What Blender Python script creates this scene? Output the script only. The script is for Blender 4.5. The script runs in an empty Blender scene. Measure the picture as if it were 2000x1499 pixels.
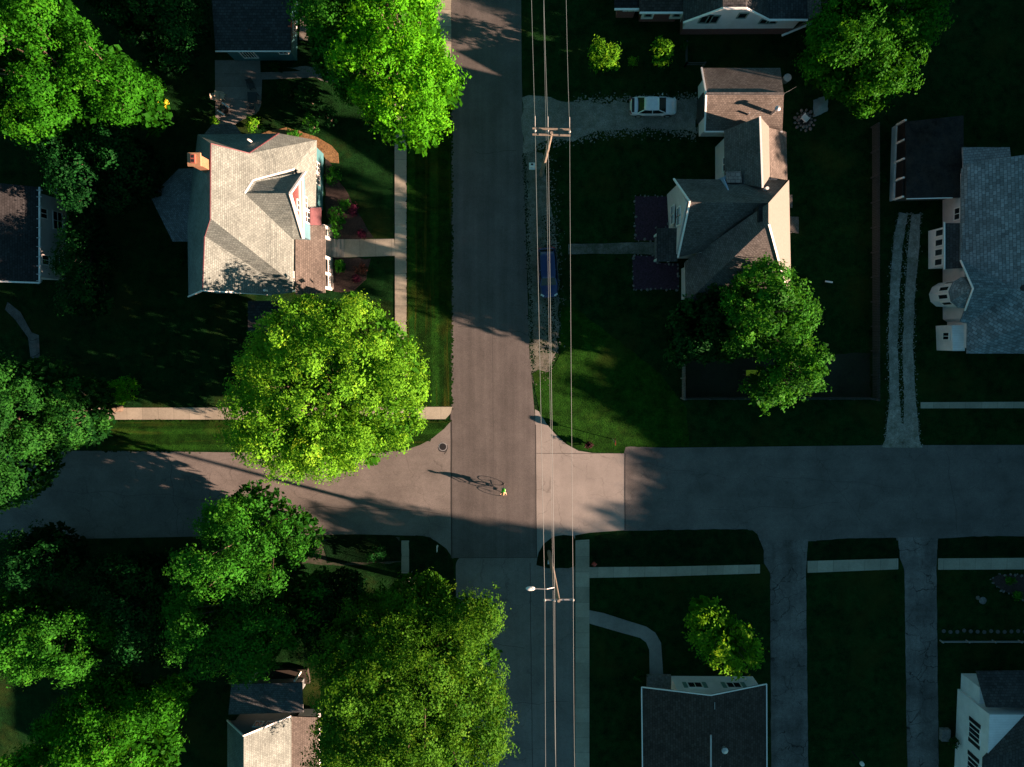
import bpy, math, random
import numpy as np
from mathutils import Vector, Matrix, Euler

# ------------------------------------------------------------------ camera, world, sun, exposure
scene = bpy.context.scene
C = scene.collection
H = 70.0; FPX = 1400.0; CX, CY = 1000.0, 749.5
NADIR = (985.0, 660.0)
ry = -math.atan((NADIR[0] - CX) / -FPX)
rx = -math.atan((CY - NADIR[1]) / FPX)
M = (Matrix.Rotation(rx, 3, 'X') @ Matrix.Rotation(-ry, 3, 'Y'))
cam_d = bpy.data.cameras.new("camera"); cam = bpy.data.objects.new("camera", cam_d); C.objects.link(cam)
cam_d.sensor_width = 36; cam_d.lens = 36 * FPX / 2000; cam_d.clip_start = 1; cam_d.clip_end = 2000
cam.location = (0, 0, H); cam.rotation_euler = M.to_euler()
scene.camera = cam

SUN_EL = math.radians(13.6); SUN_AZ = math.radians(-14.8)      # azimuth measured from +X (east), counter-clockwise
world = bpy.data.worlds.new("World"); scene.world = world; world.use_nodes = True
wn = world.node_tree.nodes; wl = world.node_tree.links
bgn = wn.get('Background') or wn.new('ShaderNodeBackground')
sky = wn.new('ShaderNodeTexSky'); sky.sky_type = 'NISHITA'; sky.sun_disc = False
sky.sun_elevation = SUN_EL; sky.sun_rotation = math.pi / 2 - SUN_AZ
sky.air_density = 1.0; sky.dust_density = 0.3; sky.ozone_density = 2.5
tint = wn.new('ShaderNodeMix'); tint.data_type = 'RGBA'; tint.blend_type = 'MULTIPLY'; tint.inputs[0].default_value = 1.0
tint.inputs[7].default_value = (0.40, 0.60, 0.48, 1)          # deep teal evening sky
wl.new(sky.outputs[0], tint.inputs[6]); wl.new(tint.outputs[2], bgn.inputs['Color']); bgn.inputs['Strength'].default_value = 0.05
sund = bpy.data.lights.new("sun", 'SUN'); sund.energy = 5.0; sund.angle = math.radians(0.55); sund.color = (1.0, 0.63, 0.45)
sun = bpy.data.objects.new("sun", sund); C.objects.link(sun)
sdir = Vector((math.cos(SUN_EL) * math.cos(SUN_AZ), math.cos(SUN_EL) * math.sin(SUN_AZ), math.sin(SUN_EL)))
sun.rotation_euler = sdir.to_track_quat('Z', 'Y').to_euler(); sun.location = (60, -20, 40)
scene.view_settings.view_transform = 'Standard'; scene.view_settings.look = 'None'
scene.view_settings.exposure = 2.38; scene.view_settings.gamma = 1.0
scene.cycles.max_bounces = 6; scene.cycles.diffuse_bounces = 3; scene.cycles.transmission_bounces = 3
scene.cycles.transparent_max_bounces = 4

# ------------------------------------------------------------------ helpers
def P(px, py, z=0.0):
    d = M @ Vector(((px - CX) / FPX, -(py - CY) / FPX, -1.0))
    t = (z - H) / d.z
    return Vector((d.x * t, d.y * t, z))
def PP(pts, z): return [P(a, b, z) for a, b in pts]

ORG = {}
def tag(o, label, cat, group=None, kind=None):
    if label: o['label'] = label
    if cat: o['category'] = cat
    if group: o['group'] = group
    if kind: o['kind'] = kind
    return o
def thing(name, label, cat, loc=(0, 0, 0), rz=0.0, group=None):
    o = bpy.data.objects.new(name, None); C.objects.link(o); o.empty_display_size = .3
    o.location = loc; o.rotation_euler = (0, 0, rz); ORG[o.name] = Vector(loc)
    return tag(o, label, cat, group)
def dup(root, loc, rz=None, label=None, scale=None):
    r = root.copy(); C.objects.link(r); r.location = loc
    if rz is not None: r.rotation_euler = (0, 0, rz)
    if scale is not None: r.scale = scale
    if label: r['label'] = label
    for ch in root.children:
        c = ch.copy(); C.objects.link(c); c.parent = r
        for g in ch.children:
            d = g.copy(); C.objects.link(d); d.parent = c
    return r

class MB:
    def __init__(s): s.v = []; s.f = []
    def poly(s, pts):
        n = len(s.v); s.v += [tuple(p) for p in pts]; s.f.append(list(range(n, n + len(pts)))); return s
    def add(s, vs, fs):
        n = len(s.v); s.v += [tuple(p) for p in vs]; s.f += [[i + n for i in f] for f in fs]; return s
    def box(s, x0, x1, y0, y1, z0, z1):
        v = [(x0,y0,z0),(x1,y0,z0),(x1,y1,z0),(x0,y1,z0),(x0,y0,z1),(x1,y0,z1),(x1,y1,z1),(x0,y1,z1)]
        return s.add(v, [[3,2,1,0],[4,5,6,7],[0,1,5,4],[1,2,6,5],[2,3,7,6],[3,0,4,7]])
    def prism(s, pts, z0, z1):
        pts = [(p[0], p[1]) for p in pts]
        a = sum(pts[i][0]*pts[(i+1)%len(pts)][1]-pts[(i+1)%len(pts)][0]*pts[i][1] for i in range(len(pts)))
        if a < 0: pts = pts[::-1]
        n = len(pts)
        v = [(x, y, z0) for x, y in pts] + [(x, y, z1) for x, y in pts]
        f = [list(range(n))[::-1], list(range(n, 2*n))] + [[i, (i+1)%n, n+(i+1)%n, n+i] for i in range(n)]
        return s.add(v, f)
    def bar(s, p, q, w, h=None, up=Vector((0, 0, 1))):
        p = Vector(p); q = Vector(q); h = h or w; d = (q - p)
        if d.length < 1e-6: return s
        d.normalize()
        if abs(d.dot(up)) > .98: up = Vector((1, 0, 0))
        a = d.cross(up).normalized() * w / 2; b = a.cross(d).normalized() * h / 2
        v = [p-a-b, p+a-b, p+a+b, p-a+b, q-a-b, q+a-b, q+a+b, q-a+b]
        return s.add(v, [[0,1,2,3],[7,6,5,4],[0,4,5,1],[1,5,6,2],[2,6,7,3],[3,7,4,0]])
    def tube(s, pts, r, n=8, caps=True):
        pts = [Vector(p) for p in pts]; rs = r if isinstance(r, (list, tuple)) else [r]*len(pts)
        base = len(s.v); prev = None
        for i, p in enumerate(pts):
            d = (pts[min(i+1, len(pts)-1)] - pts[max(i-1, 0)]).normalized()
            if prev is None: a = d.orthogonal().normalized()
            else: a = (prev - d*prev.dot(d)).normalized()
            prev = a; b = d.cross(a)
            for k in range(n):
                t = 2*math.pi*k/n; s.v.append(tuple(p + (a*math.cos(t) + b*math.sin(t))*rs[i]))
        for i in range(len(pts)-1):
            for k in range(n):
                s.f.append([base+i*n+k, base+i*n+(k+1)%n, base+(i+1)*n+(k+1)%n, base+(i+1)*n+k])
        if caps:
            s.f.append([base+k for k in range(n)][::-1]); s.f.append([base+(len(pts)-1)*n+k for k in range(n)])
        return s
    def lathe(s, prof, c=(0, 0, 0), n=16):
        base = len(s.v); cx, cy, cz = c
        for r, z in prof:
            for k in range(n):
                t = 2*math.pi*k/n; s.v.append((cx+r*math.cos(t), cy+r*math.sin(t), cz+z))
        for i in range(len(prof)-1):
            for k in range(n):
                s.f.append([base+i*n+k, base+i*n+(k+1)%n, base+(i+1)*n+(k+1)%n, base+(i+1)*n+k])
        s.f.append([base+k for k in range(n)][::-1]); s.f.append([base+(len(prof)-1)*n+k for k in range(n)])
        return s
    def ball(s, c, r, n=10, m=6, sq=(1, 1, 1)):
        prof = []
        base = len(s.v); c = Vector(c)
        for i in range(m+1):
            ph = math.pi*i/m
            for k in range(n):
                t = 2*math.pi*k/n
                s.v.append((c.x+r*sq[0]*math.sin(ph)*math.cos(t), c.y+r*sq[1]*math.sin(ph)*math.sin(t), c.z-r*sq[2]*math.cos(ph)))
        for i in range(m):
            for k in range(n):
                s.f.append([base+i*n+k, base+i*n+(k+1)%n, base+(i+1)*n+(k+1)%n, base+(i+1)*n+k])
        return s
    def build(s, name, mat, parent=None, smooth=False, uv=True, local=False):
        me = bpy.data.meshes.new(name)
        off = Vector((0, 0, 0))
        if parent is not None and not local:
            off = ORG.get(parent.name, off)
        me.from_pydata([(a-off.x, b-off.y, c-off.z) for a, b, c in s.v], [], s.f)
        if uv:
            ul = me.uv_layers.new(name='UVMap').data
            for p in me.polygons:
                n = p.normal
                if abs(n.z) > .999: u = Vector((1, 0, 0)); w = Vector((0, 1, 0))
                else: u = Vector((0, 0, 1)).cross(n).normalized(); w = n.cross(u)
                for li in p.loop_indices:
                    co = me.vertices[me.loops[li].vertex_index].co + off
                    ul[li].uv = (co.dot(u), co.dot(w))
        if smooth: me.polygons.foreach_set('use_smooth', [True]*len(me.polygons))
        if mat: me.materials.append(mat)
        o = bpy.data.objects.new(name, me); C.objects.link(o)
        if parent is not None:
            o.parent = parent; ORG[o.name] = off
        else: ORG[o.name] = Vector((0, 0, 0))
        return o

# ------------------------------------------------------------------ materials
MATS = {}
def nodes(name):
    m = bpy.data.materials.new(name); m.use_nodes = True
    nt = m.node_tree; b = nt.nodes['Principled BSDF']
    return m, nt, nt.nodes, nt.links, b
def mul(c, k): return (c[0]*k, c[1]*k, c[2]*k, 1)
def plain(name, col, rough=.7, metal=0.0, var=.12, scale=6):
    if name in MATS: return MATS[name]
    m, nt, N, L, b = nodes(name)
    tc = N.new('ShaderNodeTexCoord'); no = N.new('ShaderNodeTexNoise'); no.inputs['Scale'].default_value = scale
    no.inputs['Detail'].default_value = 5
    L.new(tc.outputs['Object'], no.inputs['Vector'])
    r = N.new('ShaderNodeValToRGB'); r.color_ramp.elements[0].position = .3; r.color_ramp.elements[1].position = .7
    r.color_ramp.elements[0].color = mul(col, 1-var); r.color_ramp.elements[1].color = mul(col, 1+var)
    L.new(no.outputs['Fac'], r.inputs['Fac']); L.new(r.outputs['Color'], b.inputs['Base Color'])
    b.inputs['Roughness'].default_value = rough; b.inputs['Metallic'].default_value = metal
    MATS[name] = m; return m
def mixc(N, L, fac, a, bcol, typ='MIX'):
    x = N.new('ShaderNodeMix'); x.data_type = 'RGBA'; x.blend_type = typ
    if isinstance(fac, (int, float)): x.inputs[0].default_value = fac
    else: L.new(fac, x.inputs[0])
    for i, c in ((6, a), (7, bcol)):
        if isinstance(c, tuple): x.inputs[i].default_value = c if len(c) == 4 else (*c, 1)
        else: L.new(c, x.inputs[i])
    return x.outputs[2]
def noise(N, L, vec, scale, detail=4, rough=.6):
    n = N.new('ShaderNodeTexNoise'); n.inputs['Scale'].default_value = scale; n.inputs['Detail'].default_value = detail
    n.inputs['Roughness'].default_value = rough
    L.new(vec, n.inputs['Vector']); return n.outputs['Fac']
def ramp(N, L, fac, *stops):
    r = N.new('ShaderNodeValToRGB'); cr = r.color_ramp
    while len(cr.elements) < len(stops): cr.elements.new(.5)
    for e, (p, c) in zip(cr.elements, stops):
        e.position = p; e.color = c if len(c) == 4 else (*c, 1)
    L.new(fac, r.inputs['Fac']); return r.outputs['Color']
def bump(N, L, h, b, strength=.4, dist=.02):
    bp = N.new('ShaderNodeBump'); bp.inputs['Strength'].default_value = strength; bp.inputs['Distance'].default_value = dist
    L.new(h, bp.inputs['Height']); L.new(bp.outputs['Normal'], b.inputs['Normal'])
W4 = (1, 1, 1, 1); K4 = (0, 0, 0, 1)
def grey(v): return (v, v, v, 1)
def shingle(name, col, rw=.24, contrast=.35):
    m, nt, N, L, b = nodes(name)
    uv = N.new('ShaderNodeUVMap'); uv.uv_map = 'UVMap'
    br = N.new('ShaderNodeTexBrick'); br.inputs['Scale'].default_value = 1.0
    br.inputs['Brick Width'].default_value = rw*1.4; br.inputs['Row Height'].default_value = rw
    br.inputs['Mortar Size'].default_value = rw*.08; br.inputs['Mortar Smooth'].default_value = .3
    br.inputs['Color1'].default_value = mul(col, 1+contrast); br.inputs['Color2'].default_value = mul(col, 1-contrast*.8)
    br.inputs['Mortar'].default_value = mul(col, .42); br.inputs['Bias'].default_value = 0.0
    L.new(uv.outputs[0], br.inputs['Vector'])
    tc = N.new('ShaderNodeTexCoord')
    n1 = noise(N, L, tc.outputs['Object'], .5, 4); n2 = noise(N, L, tc.outputs['Object'], 9, 3)
    c = mixc(N, L, .55, br.outputs['Color'], ramp(N, L, n1, (.3, grey(.6)), (.7, grey(1.35))), 'MULTIPLY')
    c = mixc(N, L, .7, c, ramp(N, L, n2, (.3, grey(.72)), (.7, grey(1.25))), 'MULTIPLY')
    L.new(c, b.inputs['Base Color']); b.inputs['Roughness'].default_value = .9
    b.inputs['Specular IOR Level'].default_value = .2
    bump(N, L, br.outputs['Fac'], b, .25, .02)
    return m
def siding(name, col, rw=.16):
    m, nt, N, L, b = nodes(name)
    uv = N.new('ShaderNodeUVMap'); uv.uv_map = 'UVMap'
    sp = N.new('ShaderNodeSeparateXYZ'); L.new(uv.outputs[0], sp.inputs[0])
    d = N.new('ShaderNodeMath'); d.operation = 'DIVIDE'; d.inputs[1].default_value = rw; L.new(sp.outputs['Y'], d.inputs[0])
    fr = N.new('ShaderNodeMath'); fr.operation = 'FRACT'; L.new(d.outputs[0], fr.inputs[0])
    st = ramp(N, L, fr.outputs[0], (0, grey(.55)), (.16, grey(.95)), (1, grey(1.0)))
    tc = N.new('ShaderNodeTexCoord'); n1 = noise(N, L, tc.outputs['Object'], 1.2, 4)
    c = mixc(N, L, 1.0, (*col, 1), st, 'MULTIPLY')
    c = mixc(N, L, .6, c, ramp(N, L, n1, (.3, grey(.8)), (.7, grey(1.1))), 'MULTIPLY')
    L.new(c, b.inputs['Base Color']); b.inputs['Roughness'].default_value = .6
    bump(N, L, fr.outputs[0], b, .5, .02)
    return m
def paving(name, col, fine=.16, blotch=.2, crack=0.0, joints=0.0, streak=0.0, patch=None, jdir='Y'):
    """asphalt / concrete / gravel: grain, blotches, wheel tracks, optional cracks and joints"""
    m, nt, N, L, b = nodes(name)
    tc = N.new('ShaderNodeTexCoord'); o = tc.outputs['Object']
    g = noise(N, L, o, 14, 2, .8); g2 = noise(N, L, o, 3.2, 5, .7); g3 = noise(N, L, o, .35, 5, .6)
    c = mixc(N, L, 1.0, (*col, 1), ramp(N, L, g, (.25, grey(1-fine*1.6)), (.75, grey(1+fine*1.6))), 'MULTIPLY')
    c = mixc(N, L, 1.0, c, ramp(N, L, g2, (.3, grey(1-blotch*.6)), (.7, grey(1+blotch*.5))), 'MULTIPLY')
    c = mixc(N, L, 1.0, c, ramp(N, L, g3, (.35, grey(1-blotch)), (.65, grey(1+blotch))), 'MULTIPLY')
    if streak:
        mp = N.new('ShaderNodeMapping'); mp.inputs['Scale'].default_value = (1.0, .03, 1) if jdir == 'Y' else (.03, 1.0, 1)
        L.new(o, mp.inputs['Vector']); g4 = noise(N, L, mp.outputs[0], 1.1, 4, .55)
        c = mixc(N, L, 1.0, c, ramp(N, L, g4, (.35, grey(1-streak)), (.65, grey(1+streak))), 'MULTIPLY')
    if crack:
        wv = N.new('ShaderNodeTexNoise'); wv.inputs['Scale'].default_value = .8; wv.inputs['Detail'].default_value = 4
        L.new(o, wv.inputs['Vector'])
        ad = N.new('ShaderNodeVectorMath'); ad.operation = 'MULTIPLY_ADD'; ad.inputs[1].default_value = (1.6, 1.6, 0)
        L.new(wv.outputs['Color'], ad.inputs[0]); L.new(o, ad.inputs[2])
        vo = N.new('ShaderNodeTexVoronoi'); vo.feature = 'DISTANCE_TO_EDGE'; vo.inputs['Scale'].default_value = .38 + crack*.25
        L.new(ad.outputs[0], vo.inputs['Vector'])
        cf = ramp(N, L, vo.outputs['Distance'], (0, grey(1-min(.9, .25+crack*.7))), (.014+.01*crack, grey(1)))
        br = ramp(N, L, noise(N, L, o, .25, 2), (.42, K4), (.55, W4))
        c = mixc(N, L, br, c, mixc(N, L, 1.0, c, cf, 'MULTIPLY'))
    if joints:
        sp = N.new('ShaderNodeSeparateXYZ'); L.new(o, sp.inputs[0])
        d = N.new('ShaderNodeMath'); d.operation = 'DIVIDE'; d.inputs[1].default_value = joints; L.new(sp.outputs[jdir], d.inputs[0])
        fr = N.new('ShaderNodeMath'); fr.operation = 'FRACT'; L.new(d.outputs[0], fr.inputs[0])
        fl = N.new('ShaderNodeMath'); fl.operation = 'FLOOR'; L.new(d.outputs[0], fl.inputs[0])
        wn_ = N.new('ShaderNodeTexWhiteNoise'); wn_.noise_dimensions = '1D'; L.new(fl.outputs[0], wn_.inputs['W'])
        c = mixc(N, L, 1.0, c, ramp(N, L, wn_.outputs['Value'], (0, grey(.86)), (1, grey(1.1))), 'MULTIPLY')
        c = mixc(N, L, 1.0, c, ramp(N, L, fr.outputs[0], (0, grey(.45)), (.035, grey(1))), 'MULTIPLY')
    if patch:
        pf = ramp(N, L, noise(N, L, o, 1.3, 8, .85), (.42, K4), (.66, W4))
        c = mixc(N, L, pf, c, (*patch, 1))
    L.new(c, b.inputs['Base Color']); b.inputs['Roughness'].default_value = .92
    b.inputs['Specular IOR Level'].default_value = .15
    bump(N, L, g, b, .25, .01)
    return m
def grass(name, a, c2, dry, stripes=0.0, dryness=.5, sd='X'):
    m, nt, N, L, b = nodes(name)
    tc = N.new('ShaderNodeTexCoord'); o = tc.outputs['Object']
    f = noise(N, L, o, 7, 4, .8); g = noise(N, L, o, 1.3, 5, .7); h = noise(N, L, o, .16, 5, .6)
    c = ramp(N, L, f, (.28, a), (.72, c2))
    c = mixc(N, L, 1.0, c, ramp(N, L, g, (.3, grey(.5)), (.7, grey(1.55))), 'MULTIPLY')
    c = mixc(N, L, 1.0, c, ramp(N, L, noise(N, L, o, .45, 6, .7), (.3, grey(.6)), (.7, grey(1.45))), 'MULTIPLY')
    c = mixc(N, L, ramp(N, L, h, (.62-dryness*.25, K4), (.85-dryness*.2, W4)), c, (*dry, 1))
    if stripes:
        sp = N.new('ShaderNodeSeparateXYZ'); L.new(o, sp.inputs[0])
        s = N.new('ShaderNodeMath'); s.operation = 'MULTIPLY'; s.inputs[1].default_value = 2*math.pi/stripes; L.new(sp.outputs[sd], s.inputs[0])
        sn = N.new('ShaderNodeMath'); sn.operation = 'SINE'; L.new(s.outputs[0], sn.inputs[0])
        c = mixc(N, L, 1.0, c, ramp(N, L, sn.outputs[0], (.2, grey(.72)), (.8, grey(1.3))), 'MULTIPLY')
        mp = N.new('ShaderNodeMapping'); mp.inputs['Scale'].default_value = (1, .04, 1) if sd == 'X' else (.04, 1, 1); L.new(o, mp.inputs['Vector'])
        c = mixc(N, L, ramp(N, L, noise(N, L, mp.outputs[0], 1.6, 3), (.56, K4), (.7, grey(.75))), c, (*dry, 1))
    L.new(c, b.inputs['Base Color']); b.inputs['Roughness'].default_value = .95; b.inputs['Specular IOR Level'].default_value = .05
    bump(N, L, f, b, 1.0, .12)
    return m
def leafmat(name, dark, light, trans=.35):
    m, nt, N, L, b = nodes(name)
    at = N.new('ShaderNodeAttribute'); at.attribute_name = 'tint'
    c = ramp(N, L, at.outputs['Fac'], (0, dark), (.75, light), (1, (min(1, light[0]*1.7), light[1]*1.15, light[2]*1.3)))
    L.new(c, b.inputs['Base Color']); b.inputs['Roughness'].default_value = .65; b.inputs['Specular IOR Level'].default_value = .07
    tr = N.new('ShaderNodeBsdfTranslucent'); hs = N.new('ShaderNodeHueSaturation'); hs.inputs['Value'].default_value = 1.25; hs.inputs['Hue'].default_value = .485
    L.new(c, hs.inputs['Color']); L.new(hs.outputs[0], tr.inputs['Color'])
    mx = N.new('ShaderNodeMixShader'); mx.inputs[0].default_value = trans
    L.new(b.outputs[0], mx.inputs[1]); L.new(tr.outputs[0], mx.inputs[2])
    L.new(mx.outputs[0], N['Material Output'].inputs['Surface'])
    return m
def brickmat(name, col, mortar):
    m, nt, N, L, b = nodes(name)
    uv = N.new('ShaderNodeUVMap'); uv.uv_map = 'UVMap'
    br = N.new('ShaderNodeTexBrick'); br.inputs['Scale'].default_value = 1; br.inputs['Brick Width'].default_value = .24; br.inputs['Row Height'].default_value = .09
    br.inputs['Mortar Size'].default_value = .008; br.inputs['Color1'].default_value = mul(col, 1.15); br.inputs['Color2'].default_value = mul(col, .8); br.inputs['Mortar'].default_value = (*mortar, 1)
    L.new(uv.outputs[0], br.inputs['Vector']); L.new(br.outputs['Color'], b.inputs['Base Color']); b.inputs['Roughness'].default_value = .9
    return m

m_bark = plain('bark', (.09, .07, .05), .9, 0, .4, 8)
m_white = plain('white_paint', (.78, .78, .76), .5, 0, .05)
m_glass = plain('window_glass', (.012, .016, .02), .08, 0, .1)
m_black = plain('black_plastic', (.012, .012, .013), .5)
m_metal = plain('galvanised_metal', (.5, .5, .5), .45, .7)
m_wood = plain('weathered_wood', (.42, .36, .29), .85, 0, .25, 5)
m_dwood = plain('dark_wood', (.06, .05, .04), .85, 0, .3, 5)
m_mulch = plain('mulch', (.03, .02, .018), .95, 0, .6, 9)
m_straw = plain('straw_mulch', (.2, .12, .05), .95, 0, .5, 9)
m_stone = plain('stone', (.13, .13, .13), .9, 0, .4, 5)
m_redp = plain('red_paint', (.35, .05, .04), .6)

# ------------------------------------------------------------------ ground, roads, paths
random.seed(5)
def rough(pts, amp, step=.6):
    """subdivide and jitter an outline so that its edge is ragged"""
    out = []
    n = len(pts)
    for i in range(n):
        a = Vector(pts[i][:2]); b = Vector(pts[(i+1) % n][:2]); k = max(1, int((b-a).length/step))
        nn = Vector((-(b-a).y, (b-a).x)).normalized()
        for j in range(k):
            p = a.lerp(b, j/k) + nn*random.uniform(-amp, amp)*(1 if j else .5); out.append((p.x, p.y))
    return out
def arc(cx, cy, rx_, ry_, a0, a1, n=10):
    return [(cx+rx_*math.cos(math.radians(a0+(a1-a0)*i/n)), cy+ry_*math.sin(math.radians(a0+(a1-a0)*i/n))) for i in range(n+1)]
def sheet(name, px, z, mat, amp=0.0, zb=None, kind='structure', label=None):
    w = [(p.x, p.y) for p in PP(px, 0)]
    if amp: w = rough(w, amp)
    mb = MB(); mb.prism(w, zb if zb is not None else -.05, z)
    o = mb.build(name, mat); o['kind'] = kind
    if label: o['label'] = label
    return o
g_main = grass('lawn_grass', (.002, .015, .005), (.007, .037, .007), (.03, .04, .009), 0, .4)
g_dark = grass('dark_grass', (.0015, .011, .004), (.004, .023, .006), (.012, .026, .007), 0, .2)  # a darker green than the lawn grass
g_verge = grass('mown_verge_grass', (.003, .02, .003), (.01, .045, .004), (.05, .052, .007), 2.2, .3)
g_vergex = grass('mown_strip_grass', (.003, .022, .003), (.012, .05, .004), (.035, .05, .008), 1.6, .2, 'Y')
g_lit = grass('lit_corner_grass', (.002, .022, .003), (.015, .062, .005), (.03, .05, .008), 0, .25)  # brighter copy of the lawn grass, sunlight put into its colour
m_main = paving('main_asphalt', (.096, .093, .092), .2, .13, 0, 0, .13)
m_side = paving('side_asphalt', (.15, .145, .14), .2, .16, .04, 0, .04, None, 'X')
m_side2 = paving('right_asphalt', (.115, .113, .112), .2, .18, .03, 0, .05, None, 'X')
m_low = paving('lower_asphalt', (.15, .15, .148), .18, .16, .08, 0, .07)
m_apr = paving('apron_concrete', (.24, .235, .225), .1, .1, .12, 0, .03)
m_walk = paving('sidewalk_concrete', (.3, .295, .245), .1, .15, 0, 1.55, 0)
m_walkx = paving('sidewalk_concrete_across', (.3, .295, .245), .1, .15, 0, 1.55, 0, None, 'X')
m_crack = paving('cracked_driveway', (.12, .12, .12), .25, .35, .9, 0, .15)
m_gravel = paving('gravel', (.2, .195, .18), .45, .22, 0, 0, 0, (.1, .105, .085))
m_gravel2 = paving('gravel_shoulder', (.15, .15, .135), .5, .3, 0, 0, 0, (.035, .05, .025))
m_track = paving('track_gravel', (.3, .29, .27), .4, .3, 0, 0, .1, (.1, .11, .08))
m_patio = paving('patio_concrete', (.2, .19, .18), .15, .2, 0, 1.2, 0)

gb = MB(); gb.box(-320, 320, -320, 320, -1.0, 0.0); o = gb.build('ground', g_main); o['kind'] = 'structure'
Z = .004
# roads
sheet('main_road', [(880, -500), (882, 560), (880, 830), (881, 1090), (1049, 1090), (1046, 830), (1034, 690), (1030, 560), (1019, 150), (1014, -500)], 3*Z, m_main)
sheet('lower_road', [(890, 1107)] + arc(905, 1107, 15, 19, 180, 270, 6) + [(1049, 1088), (1122, 1100), (1122, 1900), (900, 1900)], 2*Z, m_low)
sheet('left_road', [(-700, 880), (215, 881), (440, 884), (740, 884)] + [(790, 880), (822, 868), (850, 850), (872, 832), (881, 818), (885, 1092), (872, 1072), (850, 1056), (820, 1047), (700, 1044), (560, 1045), (200, 1052), (-700, 1058)], 2*Z, m_side)
sheet('concrete_apron', [(1045, 800), (1056, 806), (1066, 826), (1084, 848), (1106, 868), (1130, 881), (1156, 885), (1221, 886), (1221, 1036), (1150, 1041), (1123, 1046), (1123, 1105), (1048, 1105)], Z, m_apr)
sheet('right_road', [(1219, 872), (1300, 875), (1735, 870), (2700, 868), (2700, 1056), (2000, 1054), (1496, 1058), (1470, 1036), (1219, 1037)], 2*Z, m_side2)
# verges (raised a little, like turf over the kerb)
sheet('verge', [(795, -60), (880, -60), (882, 560), (881, 800), (795, 800)], .02, g_verge, .05)
sheet('verge', [(190, 821), (883, 821), (868, 838), (846, 856), (820, 870), (790, 879), (440, 881), (190, 880)], .02, g_vergex, .05)
sheet('lit_corner_lawn', [(1040, 730), (1052, 800), (1066, 824), (1086, 846), (1108, 866), (1132, 879), (1158, 884), (1219, 885), (1222, 873), (1345, 873), (1342, 800), (1290, 730), (1200, 660), (1120, 600), (1096, 600), (1094, 690), (1074, 730), (1052, 722)], .022, g_lit, .09)  # lawn corner laid in the brighter grass that carries painted sunlight
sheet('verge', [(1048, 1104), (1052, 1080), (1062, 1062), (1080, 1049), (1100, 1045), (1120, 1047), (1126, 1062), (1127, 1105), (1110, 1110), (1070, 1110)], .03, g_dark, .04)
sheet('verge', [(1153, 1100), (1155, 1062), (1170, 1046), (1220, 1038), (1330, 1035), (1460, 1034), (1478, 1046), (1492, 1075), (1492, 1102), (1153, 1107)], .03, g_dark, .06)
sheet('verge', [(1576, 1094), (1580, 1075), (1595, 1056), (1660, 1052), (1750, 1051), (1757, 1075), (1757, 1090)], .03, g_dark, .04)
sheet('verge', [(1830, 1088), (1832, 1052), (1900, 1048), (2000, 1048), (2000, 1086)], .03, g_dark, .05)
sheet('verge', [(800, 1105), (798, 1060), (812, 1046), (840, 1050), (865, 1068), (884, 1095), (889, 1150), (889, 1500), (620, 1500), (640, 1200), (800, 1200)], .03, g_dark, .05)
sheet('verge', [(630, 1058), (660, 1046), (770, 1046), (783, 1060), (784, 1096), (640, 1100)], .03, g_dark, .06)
# sidewalks
sheet('sidewalk', [(770, -60), (794, -60), (794, 660), (797, 796), (772, 796)], .045, m_walk)
sheet('sidewalk', [(150, 797), (883, 795), (880, 808), (870, 819), (150, 820)], .05, m_walkx)
sheet('sidewalk', [(850, -80), (881, -80), (881, 118), (850, 118)], .05, m_walk, .02)
sheet('sidewalk', [(1124, 1056), (1151, 1054), (1151, 1800), (1123, 1800)], .045, m_walk)
sheet('sidewalk', [(1151, 1108), (1300, 1107), (1484, 1103), (1484, 1120), (1300, 1126), (1151, 1129)], .05, m_walkx)
sheet('sidewalk', [(1577, 1096), (1754, 1091), (1754, 1112), (1577, 1119)], .05, m_walkx)
sheet('sidewalk', [(1832, 1091), (2300, 1088), (2300, 1111), (1832, 1113)], .05, m_walkx)
sheet('sidewalk', [(1798, 786), (2300, 784), (2300, 797), (1798, 798)], .03, m_walkx)
sheet('sidewalk', [(784, 1056), (799, 1056), (799, 1120), (784, 1120)], .025, m_walk)
sheet('front_path', [(650, 468), (770, 467), (772, 500), (650, 504)], .04, m_walkx)
sheet('front_path', [(1151, 1192), (1180, 1198), (1220, 1211), (1262, 1224), (1280, 1236), (1291, 1256), (1296, 1330), (1269, 1330), (1268, 1270), (1262, 1255), (1250, 1246), (1210, 1235), (1151, 1218)], .04, paving('path_concrete', (.2, .2, .195), .1, .15, 0, 0, 0))
sheet('front_path', [(1110, 477), (1240, 474), (1283, 474), (1283, 498), (1240, 496), (1110, 497)], .015, paving('paver_path', (.14, .13, .12), .3, .3, 0, .4, 0, (.03, .05, .025), 'X'), .05)
sheet('garden_path', [(15, 590), (40, 610), (62, 650), (76, 655), (78, 700), (60, 700), (55, 660), (30, 625), (10, 605)], .02, m_crack)
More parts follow.
